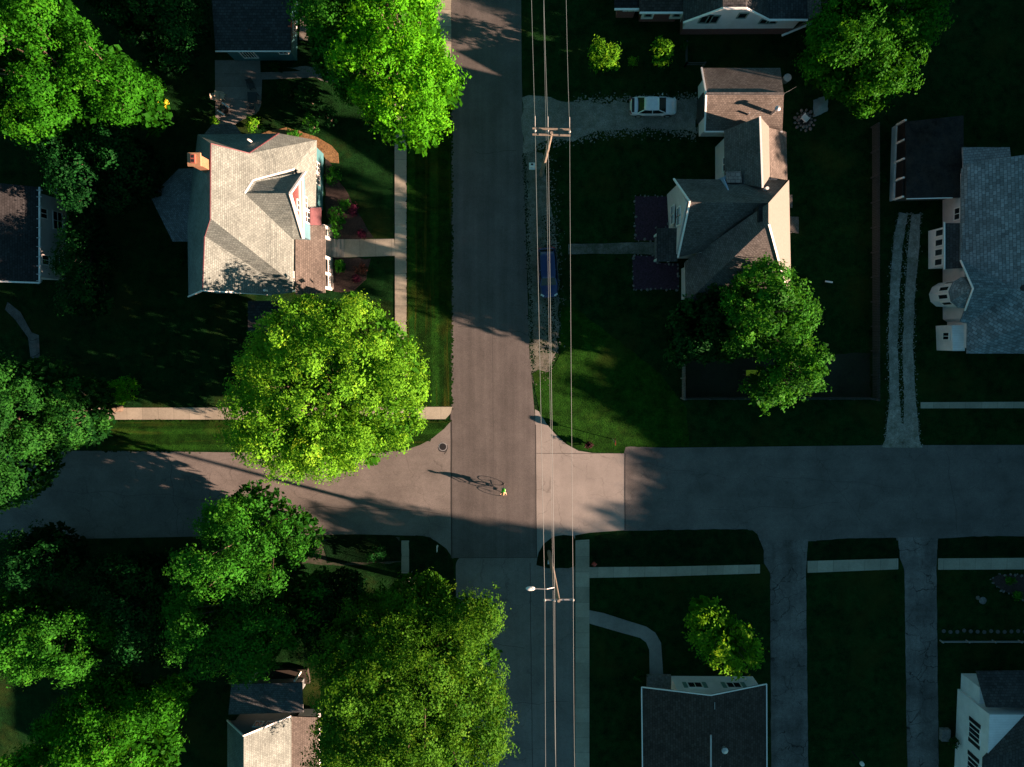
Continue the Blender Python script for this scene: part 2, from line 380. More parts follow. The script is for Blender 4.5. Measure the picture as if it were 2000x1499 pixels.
# driveways
sheet('driveway', [(1478, 1040), (1494, 1056), (1578, 1054), (1576, 1080), (1574, 1120), (1582, 1800), (1508, 1800), (1504, 1120), (1492, 1100), (1492, 1076)], .014, m_crack, .03)
sheet('driveway', [(1754, 1050), (1832, 1050), (1829, 1110), (1836, 1800), (1777, 1800), (1766, 1112), (1757, 1090)], .014, m_crack, .03)
sheet('driveway', [(1019, 190), (1060, 188), (1120, 201), (1230, 200), (1362, 195), (1362, 262), (1290, 250), (1210, 254), (1150, 262), (1120, 275), (1085, 272), (1050, 283), (1028, 300), (1020, 300)], .016, m_gravel, .22)
sheet('gravel_shoulder', [(1022, 290), (1060, 300), (1075, 400), (1088, 470), (1092, 560), (1090, 680), (1072, 720), (1056, 760), (1044, 770), (1034, 700), (1030, 540)], .006, m_gravel2, .14)
for px in ([(1757, 415), (1772, 418), (1763, 480), (1757, 560), (1753, 680), (1757, 780), (1764, 872), (1728, 872), (1738, 780), (1735, 660), (1740, 540), (1747, 460)],
           [(1780, 420), (1798, 418), (1794, 500), (1786, 580), (1783, 680), (1788, 780), (1797, 868), (1764, 872), (1766, 780), (1763, 680), (1768, 560), (1774, 480)]):
    sheet('driveway_track', px, .012, m_track, .05)
sheet('driveway_track', [(1722, 874), (1738, 845), (1760, 825), (1785, 845), (1802, 874)], .0135, m_track, .06)
sheet('patio', [(420, 118), (508, 118), (509, 142), (572, 140), (640, 136), (660, 140), (660, 150), (512, 156), (510, 205), (506, 216), (498, 224), (470, 236), (452, 250), (430, 244), (421, 230)], .03, m_patio)
sheet('gravel_court', [(585, 30), (625, 50), (620, 80), (585, 78)], .02, m_gravel, .1)
sheet('gravel_court', [(560, 132), (700, 128), (720, 150), (640, 160)], .02, m_gravel, .15)
sheet('straw_bed', [(500, 262), (560, 250), (620, 268), (648, 285), (660, 300), (662, 320), (645, 318), (628, 300), (540, 275)], .05, m_straw, .1)
sheet('mulch_bed', [(634, 300), (690, 400), (730, 465), (700, 468), (652, 468), (636, 420)], .04, m_mulch, .1)
sheet('mulch_bed', [(652, 505), (725, 505), (715, 545), (690, 570), (652, 570)], .04, m_mulch, .1)
sheet('worn_ground', [(1340, 700), (1480, 700), (1700, 690), (1700, 776), (1340, 778)], .006, paving('bare_earth', (.018, .022, .016), .3, .35, 0, 0, 0, (.02, .03, .015)), .15)
sheet('worn_ground', [(500, 1052), (780, 1050), (784, 1100), (640, 1104), (500, 1100)], .008, paving('bare_earth_verge', (.07, .066, .06), .3, .35, 0, 0, 0, (.012, .04, .012)), .15)

def scatter(px, mat, n, spread, r=(.04, .15), z=.02, seed=3):
    """loose bits of gravel or turf thinning out along an edge"""
    rg = random.Random(seed); w = PP(px, 0); L_ = [(w[i+1]-w[i]).length for i in range(len(w)-1)]; mb = MB()
    for _ in range(n):
        i = rg.choices(range(len(L_)), L_)[0]; a, b = w[i], w[i+1]; d = (b-a).normalized(); nn = Vector((-d.y, d.x, 0))
        c = a.lerp(b, rg.random())+nn*rg.gauss(0, spread); rr_ = rg.uniform(*r); k = 6; an = rg.uniform(0, 6)
        mb.prism([(c.x+rr_*rg.uniform(.5, 1.3)*math.cos(an+2*math.pi*j/k), c.y+rr_*rg.uniform(.5, 1.3)*math.sin(an+2*math.pi*j/k)) for j in range(k)], 0, z+rg.uniform(0, .004))
    o = mb.build('edge_scatter', mat); o['kind'] = 'stuff'; o['label'] = 'loose gravel and turf bits along the edges'; o['category'] = 'gravel'
scatter([(1120, 201), (1230, 200), (1362, 195)], m_gravel, 900, .3, (.03, .09)); scatter([(1362, 262), (1290, 250), (1210, 254), (1150, 262), (1085, 272), (1028, 300)], m_gravel, 1000, .35, (.03, .09))
scatter([(1075, 300), (1088, 470), (1092, 560), (1090, 680), (1056, 760)], m_gravel2, 350, .3, (.03, .08)); scatter([(1024, 300), (1034, 560), (1040, 700), (1050, 790)], g_dark, 700, .12, (.03, .08), .012)
scatter([(1075, 420), (1080, 560), (1075, 690)], g_dark, 900, .5, (.03, .09), .012)
for xs_ in ((1757, 1747, 1740, 1735, 1738, 1728), (1772, 1763, 1757, 1753, 1757, 1764), (1780, 1774, 1768, 1763, 1766, 1764), (1798, 1794, 1786, 1783, 1788, 1797)):
    scatter(list(zip(xs_, (415, 470, 560, 680, 780, 870))), m_track, 420, .13, (.02, .07), .014, 7)
scatter([(200, 822), (440, 822), (880, 822)], g_vergex, 260, .05, (.03, .1), .052, 9); scatter([(796, 300), (796, 520), (798, 800)], g_verge, 260, .05, (.03, .1), .048, 10)
scatter([(200, 881), (440, 881), (790, 880), (846, 856)], g_vergex, 300, .08, (.03, .12), .022, 11); scatter([(882, 120), (883, 560), (882, 800)], g_verge, 420, .07, (.03, .12), .022, 12)

# asphalt seams: thin dark tar lines
m_tar = plain('tar', (.02, .02, .02), .7)
def seam(px, w=.05, z=.017):
    mb = MB(); w3 = PP(px, 0)
    pts = []
    for i in range(len(w3)-1):
        a, b = w3[i], w3[i+1]; k = max(1, int((b-a).length/1.2))
        for j in range(k): pts.append(a.lerp(b, j/k)+Vector((random.uniform(-.02, .02), random.uniform(-.02, .02), 0)))
    pts.append(w3[-1])
    for i in range(len(pts)-1):
        a, b = pts[i], pts[i+1]; d = (b-a).normalized(); n = Vector((-d.y, d.x, 0))*w/2
        mb.poly([(a-n).to_tuple()[:2]+(z,), (b-n).to_tuple()[:2]+(z,), (b+n).to_tuple()[:2]+(z,), (a+n).to_tuple()[:2]+(z,)])
    o = mb.build('tar_seam', m_tar); o['kind'] = 'structure'
seam([(882, 820), (882, 1090)], .12); seam([(880, -50), (882, 560), (880, 820)], .1)
seam([(962, 560), (964, 1086)], .012); seam([(1046, 830), (1048, 1088)], .06)
seam([(1221, 886), (1221, 1036)], .05); seam([(890, 1090), (1048, 1089)], .05)
rs = random.Random(12)
for (x0_, y0_, x1_, y1_) in ((1240, 905, 1420, 930), (1380, 1000, 1640, 985), (1600, 905, 1690, 1030), (1850, 880, 1870, 1045), (1500, 930, 1760, 950), (120, 960, 420, 975), (330, 890, 350, 1040), (600, 990, 860, 1000), (905, 1250, 1020, 1262), (900, 1380, 1110, 1372), (930, 300, 1010, 296), (900, 640, 1030, 652)):
    seam([(x0_+(x1_-x0_)*k/7+rs.uniform(-5, 5), y0_+(y1_-y0_)*k/7+rs.uniform(-5, 5)) for k in range(8)], rs.uniform(.02, .035))
seam([(1035, 1100), (1040, 1500)], .06); seam([(1048, 886), (1221, 886)], .03)
seam([(1085, 1110), (1087, 1500)], .03); seam([(1048, 1110), (1122, 1108)], .03)

# ------------------------------------------------------------------ trees
def inpoly(x, y, poly):
    c = np.zeros(len(x), bool); n = len(poly)
    for i in range(n):
        x1, y1 = poly[i]; x2, y2 = poly[(i+1) % n]
        cond = ((y1 > y) != (y2 > y)) & (x < (x2-x1)*(y-y1)/((y2-y1) if y2 != y1 else 1e-9)+x1)
        c ^= cond
    return c
def edist(x, y, poly):
    d = np.full(len(x), 1e9); n = len(poly)
    for i in range(n):
        x1, y1 = poly[i]; x2, y2 = poly[(i+1) % n]; dx, dy = x2-x1, y2-y1
        t = np.clip(((x-x1)*dx+(y-y1)*dy)/(dx*dx+dy*dy+1e-9), 0, 1)
        d = np.minimum(d, np.hypot(x-x1-t*dx, y-y1-t*dy))
    return d
def crown(poly, zb, zt, rng, lr=1.3, dens=3.0, leaf=.16, lpc=11, cr=.27, feather=0.0, shell=1.0):
    """poly in world metres. Returns leaf verts array (n,4,3), tint per leaf, lobe centres"""
    poly = np.array(poly); (x0, y0), (x1, y1) = poly.min(0), poly.max(0)
    n = 6000; X = rng.uniform(x0, x1, n); Y = rng.uniform(y0, y1, n)
    k = inpoly(X, Y, poly); area = k.mean()*(x1-x0)*(y1-y0); X, Y = X[k], Y[k]; D = edist(X, Y, poly); R = D.max()
    zm = zb+.38*(zt-zb)
    t = np.clip(D/(.9*R), 0, 1); cap = np.sqrt(np.clip(1-(1-t)**2, 0, 1))
    up = zm+(zt-zm)*cap; lo = zm-(zm-zb)*cap
    ntop = max(6, int(area/(math.pi*lr*lr)*1.95*shell)); nside = max(5, int(ntop*.55))
    ok = np.where(D > lr*.45)[0]
    if len(ok) < 5: ok = np.argsort(-D)[:50]
    i1 = rng.choice(ok, ntop)
    big = np.sin(X*.9+rng.uniform(0, 6))*np.cos(Y*.8+rng.uniform(0, 6))
    z1 = up[i1]-lr*.5+big[i1]*.06*(zt-zb)+rng.normal(0, .065*(zt-zb), ntop)
    e = ok[D[ok] < max(.5*R, lr*.9)]
    if len(e) < 3: e = ok
    i2 = rng.choice(e, nside); z2 = lo[i2]+(up[i2]-lo[i2])*rng.uniform(.1, .95, nside)
    lx = np.concatenate([X[i1], X[i2]]); ly = np.concatenate([Y[i1], Y[i2]]); lz = np.concatenate([z1, z2])
    rad = lr*rng.uniform(.5, 1.2, len(lx))
    dd = np.concatenate([D[i1], D[i2]]); rad = np.minimum(rad, np.maximum(dd*1.15, .55*lr))
    tl = rng.normal(0, .17, len(lx))
    cs, ns, ts = [], [], []
    for a in range(len(lx)):
        m = max(3, int(2*math.pi*rad[a]**2*dens*1.35))
        v = rng.normal(0, 1, (m, 3)); v /= np.linalg.norm(v, axis=1)[:, None]; v = v[v[:, 2] > -.45]; m = len(v)
        p = np.array([lx[a], ly[a], lz[a]])+v*np.array([1, 1, .8])*(rad[a]*rng.uniform(.72, 1.08, m))[:, None]
        if feather: p += v*(rng.exponential(feather, m))[:, None]
        cs.append(p); ns.append(v); ts.append(np.full(m, .5+tl[a])+rng.normal(0, .14, m))
    cs = np.concatenate(cs); ns = np.concatenate(ns); ts = np.concatenate(ts)
    cs = np.repeat(cs, lpc, 0); ns = np.repeat(ns, lpc, 0); ts = np.repeat(ts, lpc)
    n = len(cs); cs = cs+rng.normal(0, cr, (n, 3))*np.array([1, 1, .75])
    nn = ns*1.15+np.array([0, 0, .25])+rng.normal(0, .42, (n, 3)); nn /= np.linalg.norm(nn, axis=1)[:, None]
    r = rng.normal(0, 1, (n, 3)); a = np.cross(nn, r); a /= np.linalg.norm(a, axis=1)[:, None]; b = np.cross(nn, a)
    s = (leaf*rng.uniform(.6, 1.35, n))[:, None]; droop = np.array([0, 0, -1])*s*.25
    q = np.stack([cs-a*s+droop, cs-b*s*.62, cs+a*s+droop, cs+b*s*.62], 1)
    ts = np.clip(ts+rng.normal(0, .09, n), 0, 1)
    m = int(area*38*(lr if lr < 1 else 1))                     # inner leaves block light; dark tint puts shade between the lobes
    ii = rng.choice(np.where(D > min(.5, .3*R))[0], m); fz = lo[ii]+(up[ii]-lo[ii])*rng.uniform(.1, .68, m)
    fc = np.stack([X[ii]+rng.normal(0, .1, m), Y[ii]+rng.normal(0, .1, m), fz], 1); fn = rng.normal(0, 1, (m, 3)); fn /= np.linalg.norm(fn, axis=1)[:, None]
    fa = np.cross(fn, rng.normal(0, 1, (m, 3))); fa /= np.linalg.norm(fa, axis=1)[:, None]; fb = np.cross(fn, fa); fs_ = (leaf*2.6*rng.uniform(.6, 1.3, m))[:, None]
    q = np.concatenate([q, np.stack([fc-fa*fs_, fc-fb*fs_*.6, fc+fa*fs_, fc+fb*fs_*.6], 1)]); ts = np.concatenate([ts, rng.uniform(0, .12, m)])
    return q, ts, np.stack([lx, ly, lz, rad], 1)
def leafmesh(name, q, ts, mat, parent, off):
    n = len(q); me = bpy.data.meshes.new(name)
    me.vertices.add(n*4); me.loops.add(n*4); me.polygons.add(n)
    co = (q.reshape(-1, 3)-np.array(off)).astype(np.float32)
    me.vertices.foreach_set('co', co.ravel())
    me.loops.foreach_set('vertex_index', np.arange(n*4, dtype=np.int32))
    me.polygons.foreach_set('loop_start', np.arange(0, n*4, 4, dtype=np.int32))
    me.polygons.foreach_set('loop_total', np.full(n, 4, dtype=np.int32))
    at = me.attributes.new('tint', 'FLOAT', 'FACE'); at.data.foreach_set('value', ts.astype(np.float32))
    me.materials.append(mat); me.update()
    o = bpy.data.objects.new(name, me); C.objects.link(o); o.parent = parent
    return o
LEAF = {
 'bright': leafmat('leaf_bright', (.018, .12, .003), (.08, .36, .008)),
 'forest': leafmat('leaf_forest', (.008, .07, .003), (.03, .19, .007)),
 'maple': leafmat('leaf_maple', (.025, .13, .006), (.135, .37, .02)),
 'mid': leafmat('leaf_mid', (.008, .065, .006), (.034, .2, .013)),
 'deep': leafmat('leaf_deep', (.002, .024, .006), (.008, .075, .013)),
 'grey': leafmat('leaf_greygreen', (.004, .04, .007), (.02, .12, .014)),
 'olive': leafmat('leaf_olive', (.015, .085, .004), (.06, .195, .012)),
 'lime': leafmat('leaf_lime', (.02, .12, .004), (.1, .3, .012)),
 'yellow': leafmat('leaf_yellow', (.3, .3, .01), (.7, .65, .06)),
 'rust': leafmat('leaf_rust', (.05, .025, .015), (.16, .06, .04)),
 'maroon': leafmat('leaf_maroon', (.03, .008, .015), (.1, .02, .05)),
 'maroonshade': leafmat('leaf_dark_maroon', (.01, .003, .005), (.03, .008, .014)),  # deep maroon, the ball shaped bush's own leaf colour
 'cream': leafmat('leaf_cream', (.3, .3, .15), (.75, .7, .45)),
}
LEAFN = [0]
def tree(name, label, px, zb, zt, col, cat='tree', group=None, lr=1.3, dens=3.0, leaf=.125, lpc=18, cr=.23, feather=0.0, seed=1, shell=1.0, base=None, world=None, tr=None):
    rng = np.random.default_rng(seed)
    zr = zb+.55*(zt-zb)
    poly = world or [(p.x, p.y) for p in PP(px, zr)]
    q, ts, lobes = crown(poly, zb, zt, rng, lr, dens, leaf, lpc, cr, feather, shell)
    cx, cy = np.array(poly).mean(0) if base is None else (base[0], base[1])
    t = thing(name, label, cat, (float(cx), float(cy), 0), 0, group)
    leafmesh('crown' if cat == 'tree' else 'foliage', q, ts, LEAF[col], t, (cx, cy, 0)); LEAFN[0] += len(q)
    big = zt > 4
    r0 = tr or (.028*zt if big else .05)
    mb = MB(); zf = zb+.35*(zt-zb)
    bend = Vector((rng.uniform(-.2, .2), rng.uniform(-.2, .2), 0))
    top = Vector((cx, cy, zf))+bend*2
    mb.tube([(cx, cy, -.1), (cx, cy, .3), tuple(Vector((cx, cy, zf*.5))+bend), tuple(top)], [r0*1.5, r0*1.05, r0*.85, r0*.6], 8)
    sel = rng.choice(len(lobes), min(len(lobes), 22 if big else 5), replace=False)
    for i in sel:
        e = Vector(lobes[i][:3]); s0 = Vector((cx, cy, zf*rng.uniform(.6, 1.0)))
        mid = s0.lerp(e, .5)+Vector((0, 0, -.06*(e-s0).length)); rr = r0*.38
        mb.tube([tuple(s0), tuple(mid), tuple(e)], [rr, rr*.6, rr*.18], 5, False)
    mb.build('trunk' if big else 'stem', m_bark, t, True, False)
    return t
TREES = [
 dict(name='broadleaf_tree', label='broad bright green tree filling the top left corner', px=[(-120,-90),(90,-80),(130,0),(150,20),(175,60),(215,80),(205,130),(215,180),(200,235),(150,240),(110,262),(70,278),(30,270),(-30,262),(-120,230)], zb=3, zt=15, col='forest', seed=11, lr=1.5),
 dict(name='broadleaf_tree', label='rounded green tree beside two yellow bushes, near the top left', px=[(190,85),(235,78),(262,105),(290,150),(318,205),(305,235),(272,262),(225,240),(200,225),(165,200),(160,130)], zb=3, zt=12.5, col='forest', seed=12),
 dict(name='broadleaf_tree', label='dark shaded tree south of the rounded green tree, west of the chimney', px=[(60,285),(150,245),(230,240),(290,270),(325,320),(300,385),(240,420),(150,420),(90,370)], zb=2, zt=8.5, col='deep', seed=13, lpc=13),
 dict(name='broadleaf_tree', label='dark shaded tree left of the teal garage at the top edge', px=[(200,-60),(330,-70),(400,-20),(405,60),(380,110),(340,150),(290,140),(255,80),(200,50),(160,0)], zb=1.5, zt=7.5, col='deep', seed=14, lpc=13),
 dict(name='broadleaf_tree', label='tall vivid green tree overhanging the main road, top centre', px=[(690,-180),(840,-180),(862,30),(868,80),(880,110),(908,140),(908,190),(875,200),(868,240),(850,270),(828,298),(800,285),(775,290),(740,262),(700,225),(665,165),(655,80),(650,0)], zb=1.0, zt=13.5, col='bright', seed=15, lr=1.15),
 dict(name='broadleaf_tree', label='darker green tree between the teal garage and the vivid roadside tree', px=[(585,-80),(690,-80),(700,20),(690,120),(700,200),(670,215),(650,175),(612,150),(590,90),(582,20)], zb=2.5, zt=9, col='mid', seed=16),
 dict(name='maple_tree', label='large yellow-green maple overhanging the left road by the crossing', px=[(555,578),(600,560),(635,585),(660,570),(690,548),(712,585),(745,590),(760,620),(800,650),(815,690),(842,720),(838,780),(818,820),(822,862),(792,885),(750,888),(742,922),(705,930),(690,915),(655,952),(610,930),(560,938),(525,905),(490,905),(470,885),(425,874),(434,835),(458,815),(440,768),(470,735),(462,690),(496,660),(505,605)], zb=1.0, zt=15.5, col='maple', seed=17, lr=1.05, dens=3.4, leaf=.115),
 dict(name='broadleaf_tree', label='grey-green tree at the left edge north of the left road', px=[(-140,690),(-20,700),(60,690),(120,715),(140,745),(140,800),(150,850),(120,890),(95,905),(92,945),(50,985),(0,1012),(-80,1020),(-140,1000)], zb=3, zt=13, col='grey', seed=18),
 dict(name='broadleaf_tree', label='small grey-green tree at the west end of the pale sidewalk', px=[(140,722),(185,735),(205,770),(208,820),(200,862),(165,888),(140,882),(122,850),(125,770)], zb=2, zt=9, col='grey', seed=19),
 dict(name='broadleaf_tree', label='dense green tree just south of the left road', px=[(470,935),(500,955),(530,965),(560,1000),(590,1012),(602,1025),(625,1060),(612,1095),(570,1130),(530,1150),(490,1165),(440,1140),(405,1110),(372,1062),(395,1000),(430,972)], zb=.4, zt=13.2, col='mid', seed=20),
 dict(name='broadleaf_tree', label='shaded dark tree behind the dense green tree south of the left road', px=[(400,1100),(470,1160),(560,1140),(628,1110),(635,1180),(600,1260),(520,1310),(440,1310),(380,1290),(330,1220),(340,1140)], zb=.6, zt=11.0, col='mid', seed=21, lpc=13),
 dict(name='broadleaf_tree', label='tree of scattered lit clumps at the left edge, below the left road', px=[(-80,1170),(20,1155),(60,1150),(110,1180),(180,1170),(235,1195),(235,1270),(190,1310),(100,1318),(20,1308),(-80,1290)], zb=3, zt=11.5, col='mid', seed=22),
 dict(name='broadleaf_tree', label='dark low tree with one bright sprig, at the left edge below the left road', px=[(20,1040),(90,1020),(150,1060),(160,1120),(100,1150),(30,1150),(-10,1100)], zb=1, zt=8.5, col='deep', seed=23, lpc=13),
 dict(name='broadleaf_tree', label='big green tree filling the bottom left corner', px=[(30,1480),(60,1420),(110,1375),(170,1310),(235,1300),(250,1350),(330,1330),(370,1345),(365,1410),(330,1440),(345,1500),(300,1600),(120,1640),(20,1580)], zb=3.5, zt=13, col='forest', seed=24, lr=1.2),
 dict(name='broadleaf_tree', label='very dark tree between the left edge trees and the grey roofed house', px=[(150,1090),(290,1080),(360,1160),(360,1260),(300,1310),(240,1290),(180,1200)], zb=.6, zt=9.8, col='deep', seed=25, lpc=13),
 dict(name='feathery_tree', label='huge feathery olive tree beside the lower road, at the bottom', px=[(640,1215),(700,1220),(760,1200),(840,1195),(905,1180),(945,1180),(985,1188),(972,1235),(955,1262),(985,1300),(975,1340),(1002,1395),(982,1440),(990,1495),(940,1530),(800,1535),(650,1525),(605,1490),(595,1440),(625,1380),(600,1320),(612,1265)], zb=3, zt=15, col='olive', seed=26, shell=1.35, lr=1.1, feather=.22, leaf=.11, lpc=18),
 dict(name='feathery_tree', label='smaller feathery olive tree north of the huge one, on the corner verge', px=[(690,1165),(740,1150),(790,1128),(850,1122),(882,1145),(888,1185),(870,1220),(800,1240),(720,1235),(660,1205)], zb=2.5, zt=9.5, col='olive', seed=27, lr=1.0, feather=.2, leaf=.11),
 dict(name='maple_tree', label='lush tree between the grey house and its fenced yard, half in shade', px=[(1408,600),(1412,560),(1440,520),(1470,505),(1500,500),(1530,525),(1555,565),(1595,595),(1580,640),(1560,660),(1548,690),(1500,705),(1430,712),(1405,690),(1415,650)], zb=1.5, zt=12, col='mid', seed=28, lr=.85, leaf=.13, cr=.19),
 dict(name='maple_tree', label='low dark tree pressed against the west side of the half shaded lush tree', px=[(1300,650),(1318,600),(1350,572),(1400,545),(1440,570),(1450,640),(1435,705),(1380,715),(1335,705),(1305,715)], zb=1.0, zt=6.2, col='deep', seed=39, lr=.9, leaf=.18),  # west part of the lush tree made apart, its shade put into dark leaves
 dict(name='maple_tree', label='lush tree standing at the fence south of the half shaded one', px=[(1478,722),(1520,700),(1560,668),(1585,655),(1590,700),(1608,730),(1598,765),(1572,778),(1530,790),(1505,812),(1472,800),(1468,765)], zb=2.5, zt=11, col='mid', seed=29, lr=.75, leaf=.13, cr=.19),
 dict(name='broadleaf_tree', label='large tree at the top right, east of the white gabled house', px=[(1600,-60),(1850,-60),(1830,40),(1828,85),(1795,120),(1785,170),(1745,195),(1735,215),(1692,236),(1660,205),(1620,180),(1575,150),(1570,80),(1600,20)], zb=1.0, zt=8.0, col='forest', seed=30, lr=1.2),
 dict(name='small_tree', label='small yellow-green tree on the lawn above the dark roofed bungalow', px=[(1350,1182),(1400,1170),(1425,1200),(1462,1215),(1485,1250),(1478,1285),(1450,1306),(1400,1300),(1365,1288),(1342,1242)], zb=1.5, zt=8.8, col='lime', seed=31, lr=.75, leaf=.16, lpc=10),
 dict(name='small_tree', label='round leafy small tree, larger of the pair north of the gravel driveway', px=[(1152,88),(1180,76),(1208,92),(1214,120),(1200,140),(1160,145),(1145,118)], zb=.6, zt=4.0, col='lime', seed=32, lr=.6, leaf=.11, lpc=10, cr=.15, dens=7),
 dict(name='small_tree', label='round leafy small tree, smaller of the pair north of the gravel driveway', px=[(1270,90),(1290,80),(1310,95),(1312,118),(1298,130),(1274,126)], zb=.4, zt=3.2, col='lime', seed=33, lr=.45, leaf=.11, lpc=10, cr=.15, dens=7),
 dict(name='broadleaf_tree', label='low dark tree between the dense green tree and the feathery olive trees', px=[(600,1130),(660,1108),(705,1118),(715,1180),(690,1240),(640,1300),(585,1270),(565,1190)], zb=.6, zt=6.5, col='deep', seed=40, lpc=13),
 dict(name='broadleaf_tree', label='dark tree against the pale wall of the brown roofed house at the left edge', px=[(128,335),(165,340),(190,420),(205,520),(190,620),(140,640),(124,560),(132,470),(126,400)], zb=.3, zt=6.8, col='deep', seed=34, lpc=12),
]
for i, t in enumerate(TREES): tree(**t)
def shrub(label, cx, cy, r, h, col, seed, group='garden shrubs', ry_=None):
    pts = [(cx+r*math.cos(a)*(.85+.25*math.sin(3*a+seed)), cy+(ry_ or r)*math.sin(a)*(.9+.15*math.cos(2*a+seed))) for a in [k*math.pi/5 for k in range(10)]]
    tree('shrub', label, pts, .05, h, col, cat='shrub', group=group, lr=.42, dens=9, leaf=.085, lpc=8, cr=.1, seed=seed)
for a in [
 ('round green shrub at the northeast corner of the blue house', 650, 343, 21, 1.9, 'mid', 101),
 ('small rounded shrub between the two larger ones east of the blue house', 672, 400, 13, 1.2, 'mid', 102),
 ('longest green shrub, just north of the porch steps of the blue house', 657, 432, 20, 2.0, 'mid', 103, 'garden shrubs', 36),
 ('maroon flowering shrub in the mulch bed north of the front path', 690, 412, 11, .9, 'maroon', 104),
 ('low reddish plant in the mulch bed right beside the front path', 708, 458, 10, .6, 'maroon', 105),
 ('low green hedge plant just south of the porch steps', 664, 520, 12, 1.1, 'mid', 106, 'garden shrubs', 16),
 ('rust coloured shrub in the bed south of the front path', 706, 524, 14, 1.0, 'rust', 107, 'garden shrubs', 18),
 ('maroon shrub at the northern tip of the yellow-green maple', 696, 545, 8, .9, 'maroon', 108),
 ('yellow-green shrub between the patio and the blue house roof', 494, 245, 17, 1.8, 'lime', 109),
 ('bright green shrub standing north of the blue house wing', 607, 243, 17, 2.2, 'mid', 110, 'garden shrubs', 20),
 ('low plants against the north wall of the blue house', 575, 262, 20, .9, 'mid', 111, 'garden shrubs', 7),
 ('small yellow-green shrub at the west corner of the patio', 420, 238, 9, 1.0, 'lime', 112),
 ('upper of two golden bushes at the tip of the rounded tree', 301, 178, 8, 1.2, 'yellow', 113),
 ('lower of two golden bushes at the tip of the rounded tree', 318, 201, 8, 1.2, 'yellow', 114),
 ('white flecked shrub on the mulch at the west end of the sidewalk', 240, 762, 34, 2.6, 'bright', 115, 'garden shrubs', 32),
 ('tuft of long leaves between the pair of round small trees', 1236, 122, 13, .9, 'lime', 116, 'garden shrubs', 7),
 ('bright bush, upper of two in the oval flower bed at the right edge', 1975, 1136, 9, 1.0, 'mid', 117),
 ('bright bush, lower of two in the oval flower bed at the right edge', 1988, 1163, 9, 1.0, 'mid', 118),
 ('dark bush at the corner where the bungalow path reaches its porch', 1252, 1320, 13, 1.0, 'deep', 119),
 ('dark maroon ball shaped bush on the sunlit corner lawn', 1149, 868, 6, .7, 'maroonshade', 120, 'garden shrubs', 10),
 ('patchy dark bush on the verge south of the left road', 735, 1080, 24, 1.4, 'deep', 121, 'garden shrubs', 16),
 ('dark bush west of the blue house roof', 362, 510, 14, 1.6, 'deep', 122),
 ('dark bush at the garden wall end of the carport', 1722, 350, 12, 1.0, 'deep', 123),
 ('dark bush touching the white house in the bottom right corner', 1863, 1450, 10, 1.2, 'deep', 124),
 ('dark shrub at the west rim of the white gabled house lawn', 1338, 88, 9, 1.2, 'deep', 125),
 ('dark bushes between the teal garage wall and the patio', 535, 132, 26, 1.0, 'deep', 126, 'garden shrubs', 8),
 ('tall dark shrub on the small lawn east of the patio', 600, 190, 30, 3.4, 'deep', 127),
 ('dark shrub just south of the tall one east of the patio', 640, 228, 22, 2.6, 'deep', 128),
 ('dark shrub between the patio and the tall dark shrub', 560, 178, 18, 2.2, 'deep', 129),
]: shrub(*a)
# trees outside the frame to the east: unseen, heights shaped to cast the long evening shadows
off = tree('broadleaf_tree', 'tall dark tree in the unseen row beyond the east side of the neighbourhood', None, 0.6, 13.0, 'deep', group='row of trees beyond the east side', lr=1.5, dens=2.0, lpc=9, leaf=.34, cr=.35, seed=50,
           world=[(70+5.2*math.cos(a), 30+5.2*math.sin(a)) for a in [k*math.pi/6 for k in range(12)]])
EAST = [  # x, y, height scale, width scale
]
rr = random.Random(4)
first = True
for row, (xr_, y) in enumerate(((65.5, 38.0), (73.0, 36.0))):
    while y > -76:
        hgt = (16.8 if y > 19 else 11.4 if y > -6 else 12.0 if -31 < y < -21 else 13.2 if y > -37 else 17.3 if y > -45 else 18.5)+row*1.7+rr.uniform(-1.3, .6)
        EAST.append((xr_+rr.uniform(-1.2, 1.2), y, hgt/13.0)); y -= rr.uniform(3.9, 4.8)
for x, y, s in EAST:
    if first: off.location = (x, y, 0); off.scale = (1.0, 1.0, s); first = False
    else: dup(off, (x, y, 0), rr.uniform(0, 6.28), None, (rr.uniform(.9, 1.2), rr.uniform(.9, 1.2), s))
print('leaves', LEAFN[0])
